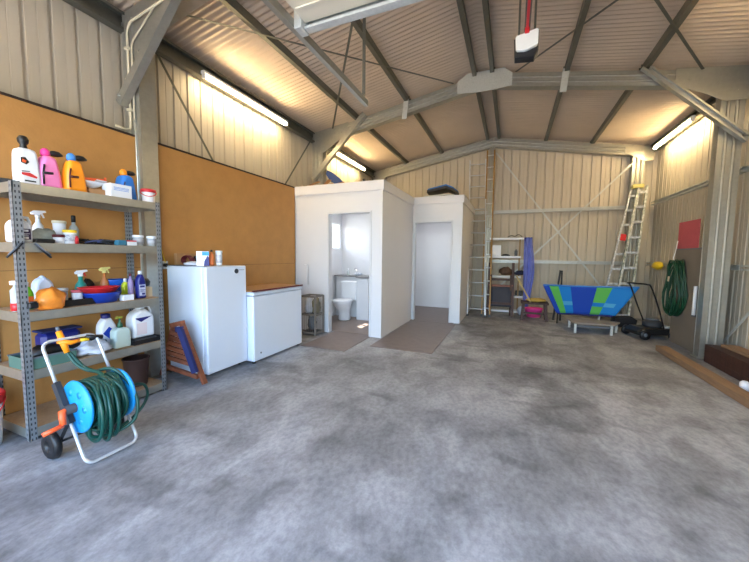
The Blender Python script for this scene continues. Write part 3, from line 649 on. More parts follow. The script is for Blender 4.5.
def pail(name, lb, loc, r, h, bodym, lidm, g=None):
    t = thing(name, lb, 'bucket', loc, 0, g)
    MB().lathe([(r*.82, 0), (r*.84, .01), (r, h)], (0, 0, 0), 24).build('body', bodym, t)
    MB().lathe([(r*1.08, -.03*h/.2), (r*1.09, 0), (r*1.05, .012), (r*.9, .014), (r*.88, .006), (0.001, .006)], (0, 0, h), 24).build('lid', lidm, t)
    n = 10; MB().tube([(r*1.1*math.cos(a), -r*1.1*math.sin(a)*.9-.004, h*.92-h*.42*math.sin(a)) for a in [PI*i/n for i in range(n+1)]], .004, 6).build('handle', lidm, t).rotation_euler = (0, 0, PI/3)
    return t
pail('small_bucket', 'small white bucket with red lid and handle at right of top shelf', sh(-3.22, 2.105, 4), .058, .115, whitep, red)
# second shelf
jug('detergent_bottle', 'white detergent jug with red cap and dark label on second shelf', 'bottle', sh(-3.22, 1.19, 3), .12, .165, .10, whitep, red, labelm=mat('dark purple label', (52, 34, 66), .5), labc=whitep, handle=True)
def trigger(lb, loc, r, h, body, hm, tm, labelm=None, rz=RZ, name='trigger_spray_bottle'):
    t = thing(name, lb, 'spray bottle', loc, rz)
    b = MB().lathe([(r*.95, 0), (r, .01), (r, h*.55), (r*.85, h*.68), (r*.4, h*.82), (r*.36, h)], (0, 0, 0), 18).build('body', body, t)
    m = MB().lathe([(r*.45, 0), (r*.45, .018), (r*.3, .02)], (0, 0, h-.002), 12); m.slab([(-.035, .018), (-.04, .032), (-.02, .05), (.045, .054), (.05, .04), (.015, .03), (.012, .016)], -.014, .014, .004, M=Matrix.Translation((0, 0, h)))
    m.build('spray_head', hm, t)
    MB().slab([(.018, .034), (.028, .034), (.04, -.002), (.034, -.004)], -.006, .006, 0, M=Matrix.Translation((0, 0, h))).build('trigger', tm, t)
    if labelm: MB().lathe([(r+.0015, h*.12), (r+.0015, h*.48)], (0, 0, 0), 18).build('wrap_label', labelm, b)
    return t
trigger('white trigger spray bottle behind the front upright on second shelf', sh(-3.38, 1.36, 3), .035, .20, whitep, whitep, whitep)
lay(MB().blob((0, 0, .05), (.07, .09, .06), 9, .3), 'crumpled_rag', mat('grey green rag', (150, 152, 140), .9, 0, var=.2, scale=20), 'crumpled grey rag left of the white tub on second shelf', 'rag', sh(-3.33, 1.36, 3), (0, 0, 0))
def tub(name, lb, loc, r, h, bm, lm, labelm=None, cat='tub'):
    t = thing(name, lb, cat, loc)
    b = MB().lathe([(r*.9, 0), (r*.92, .006), (r, h*.9), (r, h)], (0, 0, 0), 20).build('body', bm, t)
    MB().lathe([(r*1.08, -.012), (r*1.1, .004), (r*1.02, .01), (.001, .01)], (0, 0, h), 20).build('lid', lm, t)
    if labelm: MB().lathe([(r*.965+.001, h*.2), (r*1.0+.001, h*.75)], (0, 0, 0), 20).build('wrap_label', labelm, b)
    return t
lay(MB().box((-.06, -.05, 0), (.06, .05, .075), bev=.004), 'grey_tin', midg, 'square grey tin supporting the white tub on second shelf', 'tin', sh(-3.45, 1.52, 3), (0, 0, RZ))
tub('white_tub', 'white round tub with cream lid at the back of second shelf', (-3.45, 1.52, SZ[3]+.078), .042, .105, whitep, mat('cream plastic', (226, 214, 190), .5))
tub('round_tin', 'small white tin with dark red lid on second shelf', sh(-3.26, 1.43, 3), .038, .06, whitep, maroon, None, 'tin')
lay(MB().box((-.055, -.03, 0), (.055, .03, .03), bev=.006), 'black_case', black, 'flat black case at the front of second shelf', 'case', sh(-3.19, 1.31, 3), (0, 0, RZ))
simple_bottle('glue_bottle', 'clear bottle with tall black cap at back of second shelf', 'bottle', sh(-3.48, 1.63, 3), .034, .19, clearp, black, .055)
t = tub('white_jar', 'white jar with yellow lid and printed label on second shelf', sh(-3.24, 1.49, 3), .04, .10, whitep, yellow, mat('printed grey label', (130, 134, 150), .6, 0, rgb2=(224, 224, 226), scale=60), 'jar')
t = thing('cable_pile', 'tangle of black cables and tools lying on second shelf', 'cables', sh(-3.30, 1.72, 3)); rnd = random.Random(4)
for k, (mt, n) in enumerate(((black, 5), (darkg, 4), (mat('steel blue cable', (70, 84, 130), .5), 2))):
    m = MB()
    for j in range(n):
        cx, cy = rnd.uniform(-.05, .05), rnd.uniform(-.13, .12); r0 = rnd.uniform(.035, .07); pts = []
        for i in range(18):
            a = i/17*2*PI*1.7+rnd.uniform(0, .1); pts.append((cx+r0*math.cos(a), cy+r0*1.5*math.sin(a), .008+.045*abs(math.sin(a*.5+j))*(.4+.5*i/17)))
        m.tube(pts, .006, 6)
    m.build('cable', mt, t)
m = MB().slab([(-.11, 0), (.1, 0), (.1, .02), (.02, .035), (-.1, .03)], -.03, .0, .004, M=Matrix.Rotation(PI/2, 4, 'Z')); m.build('tool_body', black, t)
lay(MB().cyl((0, 0, 0), (0, 0, .05), .012, 12).cyl((0, 0, .05), (0, 0, .062), .008, 10), 'small_red_bottle', red, 'tiny red tube standing left of the cables on second shelf', 'tube', sh(-3.20, 1.515, 3))
lay(MB().box((-.035, -.03, 0), (.035, .03, .045), bev=.004), 'teal_box', mat('dull teal card', (50, 112, 136), .6), 'small teal box right of the cables on second shelf', 'box', sh(-3.18, 1.82, 3), (0, 0, RZ))
t = thing('white_packet', 'small white packet with red top beside the teal box on second shelf', 'packet', sh(-3.18, 1.90, 3), RZ)
MB().box((-.04, -.03, 0), (.04, .03, .035), bev=.003).build('carton', whitep, t); MB().box((-.038, -.028, .036), (.038, .028, .046)).build('top', red, t)
tub('glass_jar', 'white lidded clear jar of screws, left of the pair on second shelf', sh(-3.23, 2.00, 3), .042, .09, clearp, whitep, mat('pale grey contents', (170, 172, 176), .6), 'jar')
tub('glass_jar', 'white lidded clear jar of screws, right of the pair near upright on second shelf', sh(-3.18, 2.09, 3), .036, .085, clearp, whitep, MT['pale grey contents'], 'jar')
for k, (y, s, lb) in enumerate(((1.16, -1, 'black handled clamp hanging left of the front upright'), (1.22, 1, 'black handled clamp hanging right of the front upright'))):
    t = thing('hand_clamp', lb, 'clamp', (SX1+.012, y, 1.31))
    MB().tube([(0, 0, .10), (0.004, s*.035, .06), (.006, s*.085, .0)], [.006, .009, .007], 8).build('handle', black, t)
    MB().tube([(0.003, s*.005, .105), (.012, s*.045, .055), (.016, s*.08, .02)], [.004, .006, .004], 6).build('jaw', midg, t)
# third shelf
t = thing('clear_bottle', 'clear bottle of red liquid with white cap, left end of third shelf', 'bottle', sh(-3.24, 1.16, 2))
MB().lathe([(.028, 0), (.03, .01), (.03, .15), (.012, .175), (.012, .19)], (0, 0, 0), 16).build('body', clearp, t); MB().lathe([(.0315, .006), (.0315, .06)], (0, 0, 0), 16).build('red_liquid', red, t)
MB().lathe([(.028, .0), (.029, .025), (.02, .028)], (0, 0, .19), 16).build('cap', whitep, t)
jug('green_bottle', 'lime green cleaner bottle behind front upright on third shelf', 'bottle', sh(-3.26, 1.225, 2), .065, .17, .05, lime, whitep, labelm=mat('orange label', (230, 120, 50), .5))
lay(MB().box((-.02, -.03, 0), (.02, .02, .04), bev=.005).lathe([(.018, 0), (.018, .008)], (.0, 0, .04), 12), 'magnet', black, 'small black box clipped to the front upright at third shelf', 'holder', (-3.085, 1.19, .955))
t = jug('white_canister', 'plain white canister standing behind the orange bag on third shelf', 'canister', sh(-3.40, 1.37, 2), .12, .23, .09, mat('pale blue white plastic', (196, 206, 226), .4), mat('pale blue white plastic', (196, 206, 226), .4), neck=.1, cap_h=.004)
lay(MB().blob((0, 0, .07), (.075, .085, .09), 21, .16, 18, 12), 'plastic_bag', bagm, 'crumpled orange plastic bag hanging over third shelf edge', 'bag', (-3.17, 1.315, SZ[2]+.0))
t = thing('black_tray', 'shallow black tray holding jars on the third shelf', 'tray', sh(-3.27, 1.51, 2), RZ)
m = MB().box((-.12, -.085, 0), (.12, .085, .006))
for a, b in (((-.12, -.085, .006), (.12, -.08, .05)), ((-.12, .08, .006), (.12, .085, .05)), ((-.12, -.08, .006), (-.115, .08, .05)), ((.115, -.08, .006), (.12, .08, .05))): m.box(a, b)
m.build('tray', black, t)
tub('clear_jar', 'clear glass jar in the black tray, left one on third shelf', (-3.30, 1.445, SZ[2]+.01), .036, .12, clearp, mat('clouded lid', (190, 192, 190), .5), None, 'jar')
tub('white_pot', 'white plastic pot in the black tray on third shelf', (-3.27, 1.53, SZ[2]+.01), .036, .10, whitep, pinkp, None, 'pot')
trigger('teal spray bottle with white and red trigger head on third shelf', sh(-3.42, 1.63, 2), .042, .22, teal, whitep, red)
lay(MB().blob((0, 0, .09), (.04, .05, .10), 8, .12), 'black_gloves', black, 'bunched black gloves behind the red dish on third shelf', 'gloves', sh(-3.50, 1.72, 2))
trigger('amber spray bottle with pale yellow trigger head on third shelf', sh(-3.44, 1.82, 2), .035, .24, mat('amber liquid', (180, 110, 60), .4), mat('pale yellow plastic', (226, 218, 140), .4), MT['pale yellow plastic'], whitep)
def basin(name, lb, loc, rx, ry, h, mt, cat='basin', rz=0):
    return lay(MB().lathe([(.72, 0), (.74, 0), (1., h*.92), (1.06, h), (1.03, h*1.02), (.97, h*.93), (.7, .01), (.001, .008)], (0, 0, 0), 28, rx, ry), name, mt, lb, cat, loc, (0, 0, rz))
basin('blue_basin', 'dark blue oval basin under the red dish on third shelf', sh(-3.235, 1.69, 2), .10, .135, .085, blue)
basin('red_dish', 'red plastic dish stacked on the blue basin, third shelf', (-3.235, 1.67, SZ[2]+.085), .11, .145, .05, red, 'dish')
basin('blue_tub', 'bright blue tub at the back of third shelf behind yellow bottle', sh(-3.47, 1.93, 2), .08, .11, .17, mat('strong blue plastic', (28, 90, 196), .4), 'tub')
jug('yellow_bottle', 'small yellow green bottle with white cap on third shelf', 'bottle', sh(-3.36, 1.945, 2), .06, .15, .05, mat('yellow green plastic', (206, 214, 40), .4), whitep)
lay(MB().box((-.045, -.03, 0), (.045, .03, .05), bev=.003), 'white_block', whitep, 'small white box right of the blue basin on third shelf', 'box', sh(-3.18, 1.85, 2), (0, 0, RZ))
simple_bottle('purple_bottle', 'slim mauve bottle with dark red cap next to navy bottle', 'bottle', sh(-3.26, 1.935, 2), .024, .21, mat('mauve plastic', (150, 130, 170), .5), maroon, .02)
t = jug('navy_bottle', 'navy blue bottle with white cap and label on third shelf', 'bottle', sh(-3.21, 1.99, 2), .075, .225, .06, navy, whitep, labelm=mat('pale label', (180, 186, 210), .5), labc=navy)
lay(MB().box((-.065, -.05, 0), (.065, .05, .095)), 'cream_carton', cream, 'cream carton at the right end of third shelf', 'carton', sh(-3.30, 2.06, 2), (0, 0, RZ))
lay(MB().lathe([(.03, 0), (.062, .015), (.068, .05), (.05, .08), (.0, .085)], (0, 0, 0), 20, 1., 1.05), 'black_bowl', black, 'round black bowl upside down on the cream carton', 'bowl', (-3.30, 2.06, SZ[2]+.099))
# fourth shelf
t = thing('tool_tray', 'grey green tray of small tools at left of fourth shelf', 'tray', sh(-3.25, 1.27, 1), RZ)
m = MB().box((-.12, -.12, 0), (.16, .12, .006))
for a, b in (((-.12, -.125, .0), (.16, -.12, .085)), ((-.12, .12, .0), (.16, .125, .085)), ((-.125, -.125, 0), (-.12, .125, .085)), ((.16, -.125, 0), (.165, .125, .085))): m.box(a, b)
m.build('tray', tealb, t); 
for y in (-.124, .124): MB().box((-.13, y-.006, .078), (.17, y+.006, .09)).build('rim', midg, t)
lay(MB().blob((0, 0, .05), (.07, .1, .05), 31, .25), 'black_tool_roll', black, 'black tool roll lying in the grey green tray', 'tool roll', (-3.26, 1.30, SZ[1]+.04))
t = thing('blue_crate', 'dark blue plastic container behind the tray on fourth shelf', 'container', sh(-3.45, 1.47, 1), RZ)
MB().box((-.13, -.07, .0), (.13, .07, .20), bev=.03).build('body', navy, t); MB().box((-.135, -.075, .2), (.135, .075, .215), bev=.005).build('lid', bluef, t)
lay(MB().blob((0, 0, .045), (.09, .15, .055), 12, .22), 'black_bag', black, 'slumped black bag in the middle of fourth shelf', 'bag', sh(-3.32, 1.60, 1))
lay(MB().blob((0, 0, .05), (.11, .11, .06), 41, .35, 20, 12), 'crumpled_cloth', cloth, 'crumpled pale cloth draped at the front of fourth shelf', 'cloth', sh(-3.20, 1.57, 1))
t = jug('white_bottle', 'white bottle with blue diamond label and dark top, fourth shelf', 'bottle', sh(-3.34, 1.76, 1), .135, .26, .09, whitep, navy, neck=.35, cap_h=.035)
MB().slab([(-.05, .13), (0, .075), (.05, .13), (0, .185)], -.048, -.0445, 0).build('blue_diamond', blue, t)
t = thing('pump_bottle', 'cloudy square bottle with green and yellow pump on fourth shelf', 'bottle', sh(-3.21, 1.80, 1), RZ)
MB().rslab([(-.06, 0), (.06, 0), (.065, .01), (.065, .15), (.05, .17), (.02, .18), (-.02, .18), (-.05, .17), (-.065, .15), (-.065, .01)], -.045, .045, .015).build('body', mat('milky plastic', (196, 214, 206), .35, trans=.15), t)
MB().lathe([(.022, 0), (.02, .03), (.008, .05), (.008, .085)], (0, 0, .18), 12).build('neck', mat('dark green plastic', (40, 90, 60), .4), t)
MB().slab([(-.035, .262), (.02, .258), (.022, .275), (-.02, .28)], -.012, .012, .003).build('spout', mat('olive yellow plastic', (160, 160, 60), .4), t)
t = jug('water_jerry_can', 'big white jerry can with blue triangle label on fourth shelf', 'jerry can', sh(-3.27, 2.01, 1), .20, .265, .13, whitep, whitep, neck=.2, cap_h=.02, handle=True)
t.location.z += .045
MB().slab([(-.085, .19), (.07, .195), (.0, .165), (-.03, .150)], -.0675, -.0645, 0).build('blue_triangle', navy, t)
MB().slab([(-.07, .03), (.02, .03), (.02, .14), (-.07, .14)], -.0675, -.0645, 0).build('pale_label', mat('pale pink label', (222, 208, 210), .5), t)
t = thing('black_crate', 'low black tray under the big jerry can on fourth shelf', 'tray', sh(-3.26, 2.0, 1), RZ)
m = MB().box((-.13, -.12, 0), (.13, .12, .02)); m.box((-.135, -.125, .02), (.135, -.115, .042)); m.box((-.135, .115, .02), (.135, .125, .042)); m.box((-.135, -.115, .02), (-.125, .115, .042)); m.box((.125, -.115, .02), (.135, .115, .042)); m.build('tray', black, t)
MB().box((-.1, -.1, .0205), (.1, .1, .04)).build('pad', darkg, t)
# bottom shelf
t = thing('brown_bucket', 'dark brown bucket standing on the bottom shelf', 'bucket', sh(-3.29, 1.97, 0))
MB().lathe([(.085, 0), (.088, .01), (.105, .25), (.112, .255), (.112, .265), (.1, .262), (.083, .012), (.001, .01)], (0, 0, 0), 26).build('body', brownp, t)
# pail on floor
t = pail('floor_pail', 'white pail with red rim standing on floor left of shelving', (-3.33, .95, 0), .135, .36, whitep, red)
# ------------------------------------------------------------ hose reel cart
t = thing('hose_reel_cart', 'aluminium hose reel cart with blue drum and orange crank, before shelving', 'hose reel', (-2.56, 1.28, 0))
W = .155
def fr(u):  # point along the leaning frame, u=0 floor bar, u=1 handle
    return (.15-.45*u, .018+.73*u)
def side(sy, u): x, z = fr(u); return (x, sy*W, z)
def rnd_loop(us, u_end, r=.05):
    # U-shape: up one side, round the end bar, down the other side
    x1, z1 = fr(u_end); sgn = 1 if u_end > .5 else -1; e = .06*sgn; pts = [side(-1, us)]
    n = 5
    for i in range(n+1):
        a = i/n*PI/2; u = u_end-e*(1-math.sin(a)); x, z = fr(u); pts.append((x, -W+r*(1-math.cos(a)), z))
    for i in range(n+1):
        a = PI/2-i/n*PI/2; u = u_end-e*(1-math.sin(a)); x, z = fr(u); pts.append((x, W-r*(1-math.cos(a)), z))
    pts.append(side(1, us)); return pts
MB().tube(rnd_loop(.62, 1.0), .010, 10).build('handle_frame', alu, t)
MB().tube(rnd_loop(.36, .0), .010, 10).build('foot_frame', alu, t)
for s in (-1, 1):
    m = MB(); a = side(s, .33); b = side(s, .66); m.bar((a[0], a[1]-s*.0, a[2]), b, .03, .05, up=(1, 0, .6)); m.bar((a[0]-.02, a[1], a[2]+.05), (-.17, s*W, .11), .026, .05, up=(0, 0, 1)); m.build('side_bracket', darkg, t)
DC = (.02, 0, .36)
def disc(y, nm):
    m = MB(); M_ = Matrix.Translation((DC[0], y, DC[2])) @ Matrix.Rotation(PI/2, 4, 'X')
    m.lathe([(.03, -.012), (.165, -.010), (.172, 0), (.165, .010), (.03, .012)], (0, 0, 0), 32, M=M_)
    for k in range(6):
        a = k*PI/3; m.lathe([(.022, -.014), (.022, .014)], (.10*math.cos(a), .10*math.sin(a), 0), 10, M=M_)
    return m.build(nm, sky, t)
disc(-.125, 'drum_disc'); disc(.125, 'drum_disc')
MB().cyl((DC[0], -.19, DC[2]), (DC[0], .19, DC[2]), .03, 14).build('axle_hub', darkg, t)
rnd = random.Random(11); hz = []
for layer, r in enumerate((.085, .108, .131, .152)):
    n = 8-(layer % 2)
    for k in range(n):
        y = -.10+.2*(k+.5)/n; tilt = rnd.uniform(-.025, .025)
        m = MB(); m.tube([(DC[0]+r*math.cos(a), y+tilt*math.cos(a+layer), DC[2]+r*math.sin(a)) for a in [2*PI*i/28 for i in range(28)]], .0115, 7, closed=True); hz.append(m)
hose = MB()
for m in hz: hose.add(m.v, m.f, True)
for k, (y0, y1, r) in enumerate(((-.09, .06, .170), (.07, -.05, .168), (-.02, .09, .178), (-.06, .02, .185), (.02, -.08, .176), (-.09, -.02, .20), (.0, .09, .205), (-.05, .08, .21))):
    hose.tube([(DC[0]+r*math.cos(a), y0+(y1-y0)*.5*(1-math.cos(a)), DC[2]+r*math.sin(a)-(r-.155)*1.3) for a in [2*PI*i/30 for i in range(30)]], .0115, 7, closed=True)
def smooth(P, n=6):
    P = [Vector(p) for p in P]; out = []
    for i in range(len(P)-1):
        p0 = P[max(i-1, 0)]; p1 = P[i]; p2 = P[i+1]; p3 = P[min(i+2, len(P)-1)]
        for k in range(n):
            u = k/n; out.append(.5*((2*p1)+(p2-p0)*u+(2*p0-5*p1+4*p2-p3)*u*u+(3*p1-p0-3*p2+p3)*u**3))
    out.append(P[-1]); return out
hose.tube(smooth([(-.29, -.03, .66), (-.22, .0, .56), (-.12, .04, .52), (.0, .09, .54), (.12, .12, .46), (.2, .13, .33), (.2, .1, .2), (.13, .0, .14), (.10, -.10, .17), (.14, -.11, .30)]), .0115, 7)
hose.tube(smooth([(-.285, -.015, .65), (-.2, .02, .55), (-.10, .03, .53), (.02, .02, .52), (.13, -.03, .44)]), .0115, 7)
hose.tube(smooth([(-.02, .18, .36), (.0, .25, .37), (.02, .30, .34), (.0, .32, .24), (-.02, .26, .14), (-.06, .14, .06), (-.1, .1, .03)]), .0105, 7)
hose.build('hose', greenh, t)
m = MB().tube([(-.30, -.07, .735), (-.29, .0, .715), (-.285, .05, .72)], [.013, .017, .013], 10).tube([(-.335, -.045, .80), (-.305, -.035, .72), (-.28, -.028, .65)], [.017, .021, .016], 10); m.build('yellow_nozzle', amber, t)
MB().tube([(-.345, -.047, .83), (-.335, -.045, .80)], .011, 8).build('nozzle_tip', midg, t)
MB().tube([(-.285, .045, .72), (-.28, .10, .718)], .012, 8).build('yellow_grip', yellow, t)
MB().tube([(-.29, .09, .735), (-.285, .19, .715)], .017, 8).build('black_grip', black, t)
m = MB().tube([(DC[0], -.17, DC[2]), (DC[0]-.0, -.205, DC[2]-.0), (DC[0]+.03, -.215, DC[2]-.075)], [.02, .02, .017], 10).tube([(DC[0]+.03, -.215, DC[2]-.075), (DC[0]+.025, -.31, DC[2]-.09)], .014, 10); m.build('crank', orange, t)
m = MB().cyl((-.02, .17, .36), (-.02, .2, .36), .014, 10); m.build('yellow_connector', amber, t)
for s in (-1, 1):
    M_ = Matrix.Translation((-.17, s*.185, .09)) @ Matrix.Rotation(PI/2, 4, 'X')
    MB().lathe([(.03, -.016), (.03, -.02), (.08, -.022), (.09, -.012), (.09, .012), (.08, .022), (.03, .02), (.03, .016)], (0, 0, 0), 24, M=M_).build('wheel', black, t)
MB().cyl((-.17, -.17, .09), (-.17, .17, .09), .008, 8).build('wheel_axle', darkg, t)
# ------------------------------------------------------------ folded timber chair
t = thing('folding_chair', 'folded red brown timber chair with blue canvas leaning against the fridge', 'chair', (-3.14, 2.34, 0))
m = MB(); m.bar((.29, .02, .02), (.04, -.02, .62), .045, .035, up=(1, 0, .4)); m.build('leg', woodm, t)
m = MB(); m.bar((-.36, .02, .02), (-.14, .02, .60), .045, .035, up=(1, 0, .4)); m.build('leg', woodm, t)
for i in range(6):
    z = .24+i*.055; a = .29-.4167*(z-.02); m = MB().bar((-.33+.3667*(z-.02), -.02, z+.01), (a-.01, -.03, z-.02), .02, .042, up=(0, 0, 1)); m.build('slat', woodm, t)
MB().bar((-.28, -.02, .15), (.24, -.02, .10), .03, .04).build('stretcher', woodm, t)
MB().bar((.235, -.045, .15), (.07, -.07, .58), .03, .07, up=(1, 0, .4)).bar((-.02, -.04, .57), (.07, -.05, .585), .04, .05).build('canvas', bluef, t)
MB().bar((-.12, -.02, .60), (.06, -.03, .645), .05, .045).build('top_rail', woodm, t)
# ------------------------------------------------------------ fridge
t = thing('fridge', 'white upright fridge with one door and round badge', 'fridge', (-3.25, 2.775, 0))
MB().box((-.30, -.285, .04), (.235, .285, 1.215), bev=.008).build('cabinet', fridgew, t)
d = MB().box((.24, -.285, .05), (.30, .285, 1.215), bev=.01).build('door', fridgew, t)
MB().box((.236, -.275, .06), (.241, .275, 1.2)).build('seal', midg, t)
MB().cyl((.300, .13, 1.155), (.306, .13, 1.155), .028, 20).build('badge', mat('dark badge', (60, 66, 76), .3, .4), d)
MB().box((.300, .165, 1.165), (.3025, .25, 1.170)).build('badge_text', midg, d)
for a in (-.26, .2):
    for b in (-.26, .24): MB().cyl((a, b, 0), (a, b, .045), .018, 10).build('foot', black, t)
MB().box((-.30, -.285, 1.2155), (.0, .0, 1.2215)).build('top_mat', midg, t)
Zf = 1.2175
t = thing('detergent_carton', 'tall white and blue carton with orange side on the fridge', 'carton', (-3.06, 2.57, Zf+.005), RZ*.55)
c = MB().box((-.075, -.045, 0), (.045, .045, .155), bev=.002).build('carton', whitep, t)
MB().box((-.02, -.0465, .11), (.045, -.0455, .15)).build('blue_panel', sky, c); MB().slab([(-.005, .0), (.045, 0), (.045, .09), (.03, .11), (.0, .05)], -.0465, -.0455, 0).build('navy_panel', navy, c)
t = simple_bottle('orange_bottle', 'orange bottle with black cap tucked beside the carton on fridge', 'bottle', (-3.05, 2.655, Zf+.005), .026, .15, mat('orange brown plastic', (220, 120, 60), .4), black, .02)
tub('white_canister_small', 'white round canister standing at right on the fridge', (-3.03, 2.735, Zf+.005), .034, .155, whitep, whitep, mat('faint grey print', (170, 176, 186), .5, 0, rgb2=(224, 226, 230), scale=40), 'canister')
t = thing('rolled_cables', 'dark maroon and black coiled leads on back of fridge', 'leads', (-3.36, 2.66, Zf+.005))
for k, mt in enumerate((maroon, black)):
    m = MB()
    for j in range(5): m.tube([(.07*math.cos(a)-.02+k*.03, .02+k*.12-.08+(.01*j), .055+.045*math.sin(a)) for a in [2*PI*i/16 for i in range(16)]], .011, 6, closed=True)
    m.build('lead', mt, t)
lay(MB().box((-.02, -.13, 0), (.02, .13, .13)), 'cardboard_offcut', card, 'brown cardboard piece standing behind coiled leads on the fridge', 'cardboard', (-3.51, 2.70, Zf+.005))
lay(MB().blob((0, 0, .02), (.07, .09, .025), 17, .2), 'white_rag', cloth, 'small white rag on fridge in front of the coiled leads', 'rag', (-3.22, 2.55, Zf+.005))
# yellow cord and socket on ochre panel
t = thing('power_socket', 'grey wall socket with black plug between shelving and fridge', 'socket', (-3.61, 2.50, 1.22))
MB().box((-.01, -.045, -.045), (.012, .045, .045), bev=.004).build('plate', whitep, t); MB().cyl((.012, 0, 0), (.045, 0, 0), .02, 10).build('plug', black, t)
lay(MB().tube(smooth([(0, 0, 0), (.01, -.04, .1), (.01, -.06, .25), (.0, -.065, .35)]), .006, 6), 'extension_lead', yellow, 'yellow cord hanging down to the wall socket', 'cord', (-3.58, 2.50, 1.25))
# ------------------------------------------------------------ chest freezer
t = thing('chest_freezer', 'white chest freezer with timber board on its lid', 'freezer', (-3.13, 3.57, 0))
MB().box((-.26, -.50, .03), (.27, .50, .84), bev=.012).build('cabinet', fridgew, t)
MB().box((-.265, -.505, .848), (.28, .505, .895), bev=.012).build('lid', fridgew, t)
MB().cyl((.27, -.38, .12), (.274, -.38, .12), .012, 10).build('drain_plug', midg, t)
for a in (-.2, .22):
    for b in (-.45, .45): MB().cyl((a, b, 0), (a, b, .035), .02, 8).build('foot', black, t)
t = thing('timber_board', 'flat timber board with dark front edge lying on the freezer', 'board', (-3.13, 3.57, .896))
MB().box((-.28, -.52, 0), (.27, .50, .014)).build('board', pine, t); MB().box((.2705, -.52, 0), (.29, .50, .018)).build('front_edge', maroon, t)
# ------------------------------------------------------------ crate by the bathroom wall
t = thing('wire_crate', 'grey crate of bottles and rags standing beside the freezer', 'crate', (-3.13, 4.76, 0))
m = MB()
for sx in (-1, 1):
    for sy in (-1, 1): m.box((sx*.14-.012, sy*.13-.012, 0), (sx*.14+.012, sy*.13+.012, .66))
for z in (.02, .33, .64):
    m.box((-.14, -.135, z), (.14, -.125, z+.03)); m.box((-.14, .125, z), (.14, .135, z+.03)); m.box((-.145, -.13, z), (-.135, .13, z+.03)); m.box((.135, -.13, z), (.145, .13, z+.03))
for i in range(7): x = -.12+.04*i; m.box((x-.003, -.133, .03), (x+.003, -.127, .66)); m.box((.137, -.12+.04*i-.003, .03), (.143, -.12+.04*i+.003, .66))
m.build('frame', mat('grey brown crate', (120, 114, 108), .6), t)
MB().box((-.13, -.12, .03), (.13, .12, .04)).box((-.13, -.12, .33), (.13, .12, .34)).build('base', darkg, t)
for k, (x, y, z, mt, lb) in enumerate(((-.05, -.03, .342, cloth, 'pale crumpled rag on top of crate contents'), (.06, .03, .342, mat('olive rag', (120, 116, 90), .9), 'olive rag in the upper level of crate'), (.0, 0, .042, midg, 'grey bundle in the lower level of crate'))):
    lay(MB().blob((0, 0, .13), (.075, .08, .15 if z > .3 else .13), 50+k, .2), 'rag_bundle', mt, lb, 'rags', (-3.13+x, 4.76+y, z))
# ------------------------------------------------------------ ladders at back
def ladder(name, lb, pb, pt, w, n, mt, rungm=None, wt=None, rail=.028, dep=.06, side=(1, 0, 0), g=None, step=False, r=.014):
    t = thing(name, lb, 'ladder', pb, 0, g); pb = Vector(pb); d = Vector(pt)-pb; sv = Vector(side).normalized(); wt = wt if wt else w
    nrm = sv.cross(d).normalized()
    for s in (-1, 1): MB().bar(sv*s*w/2, d+sv*s*wt/2, rail, dep, up=nrm).build('rail', mt, t)
    for i in range(n):
        u = (i+.6)/n; c = d*u; ww = w+(wt-w)*u
        if step: MB().bar(c-sv*(ww/2), c+sv*(ww/2), .10, .045).build('rung', rungm or mt, t)
        else: MB().tube([c-sv*(ww/2), c+sv*(ww/2)], r, 8).build('rung', rungm or mt, t)
    for s in (-1, 1): MB().bar(sv*s*w/2-d.normalized()*.0, sv*s*w/2+d.normalized()*.05, rail+.01, dep+.01, up=nrm).build('rubber_foot', black, t)
    return t
ladder('extension_ladder', 'tall aluminium extension ladder leaning up to the ridge beside back room', (-.68, 7.66, 0), (-.88, 8.86, 3.80), .38, 13, alu)
ladder('extension_ladder', 'orange railed ladder leaning behind the tall aluminium ladder', (-.49, 7.80, 0), (-.57, 8.86, 4.0), .17, 13, tape, alu)
ladder('step_ladder', 'aluminium ladder with dark rails leaning in the back right corner, left of two', (1.86, 8.15, 0), (2.42, 8.84, 2.83), .24, 9, paintl, paintl, .15, rail=.028, dep=.08, step=True)
t2 = ladder('step_ladder', 'paint splashed ladder leaning in the back right corner, right of two', (2.09, 8.05, 0), (2.53, 8.78, 2.90), .26, 9, mat('splashed green white rail', (120, 132, 112), .6, .1, rgb2=(226, 228, 222), scale=16), paintl, .15, rail=.034, dep=.09, step=True)
MB().box((.25, .66, 2.86), (.45, .78, 2.94), bev=.01).build('top_cap', mat('pale yellow cap', (206, 198, 120), .6), t2)
lay(MB().box((-.05, -.004, -.07), (.05, .004, .07)), 'warning_sticker', red, 'red sticker on the upper rail of left corner ladder', 'sticker', (2.17, 8.47, 1.80), (-.24, .16, 0))
# ------------------------------------------------------------ white shelving at back with its contents
t = thing('white_shelf_rack', 'white wall shelf rack with four boards against back wall', 'shelving', (-.12, 8.72, 0))
for z, x0, x1 in ((1.80, -.38, .38), (1.36, -.40, .33), (.88, -.38, .35), (.40, -.38, .44), (.04, -.38, .40)):
    MB().box((x0, -.16, z-.025), (x1, .14, z+.025), bev=.004).build('shelf_board', whitep, t)
for x in (-.36, .30):
    for y in (-.12, .12): MB().box((x-.015, y-.015, 0), (x+.015, y+.015, 1.774)).build('upright', mat('tan upright', (150, 124, 84), .6), t)
lay(MB().box((-.1, -.02, 0), (.1, .02, .26), bev=.003).box((-.05, -.022, .15), (.05, -.0195, .155)).box((-.06, -.022, .10), (.06, -.0195, .105)), 'white_panel_box', whitep, 'white upright box on the second board of the back rack', 'box', (-.34, 8.66, 1.386))
lay(MB().lathe([(.07, 0), (.09, .01), (.05, .04), (.0, .05)], (0, 0, 0), 18, 1.2, .8), 'black_dish', black, 'flat black dish beside white box on back rack', 'dish', (-.13, 8.66, 1.386))
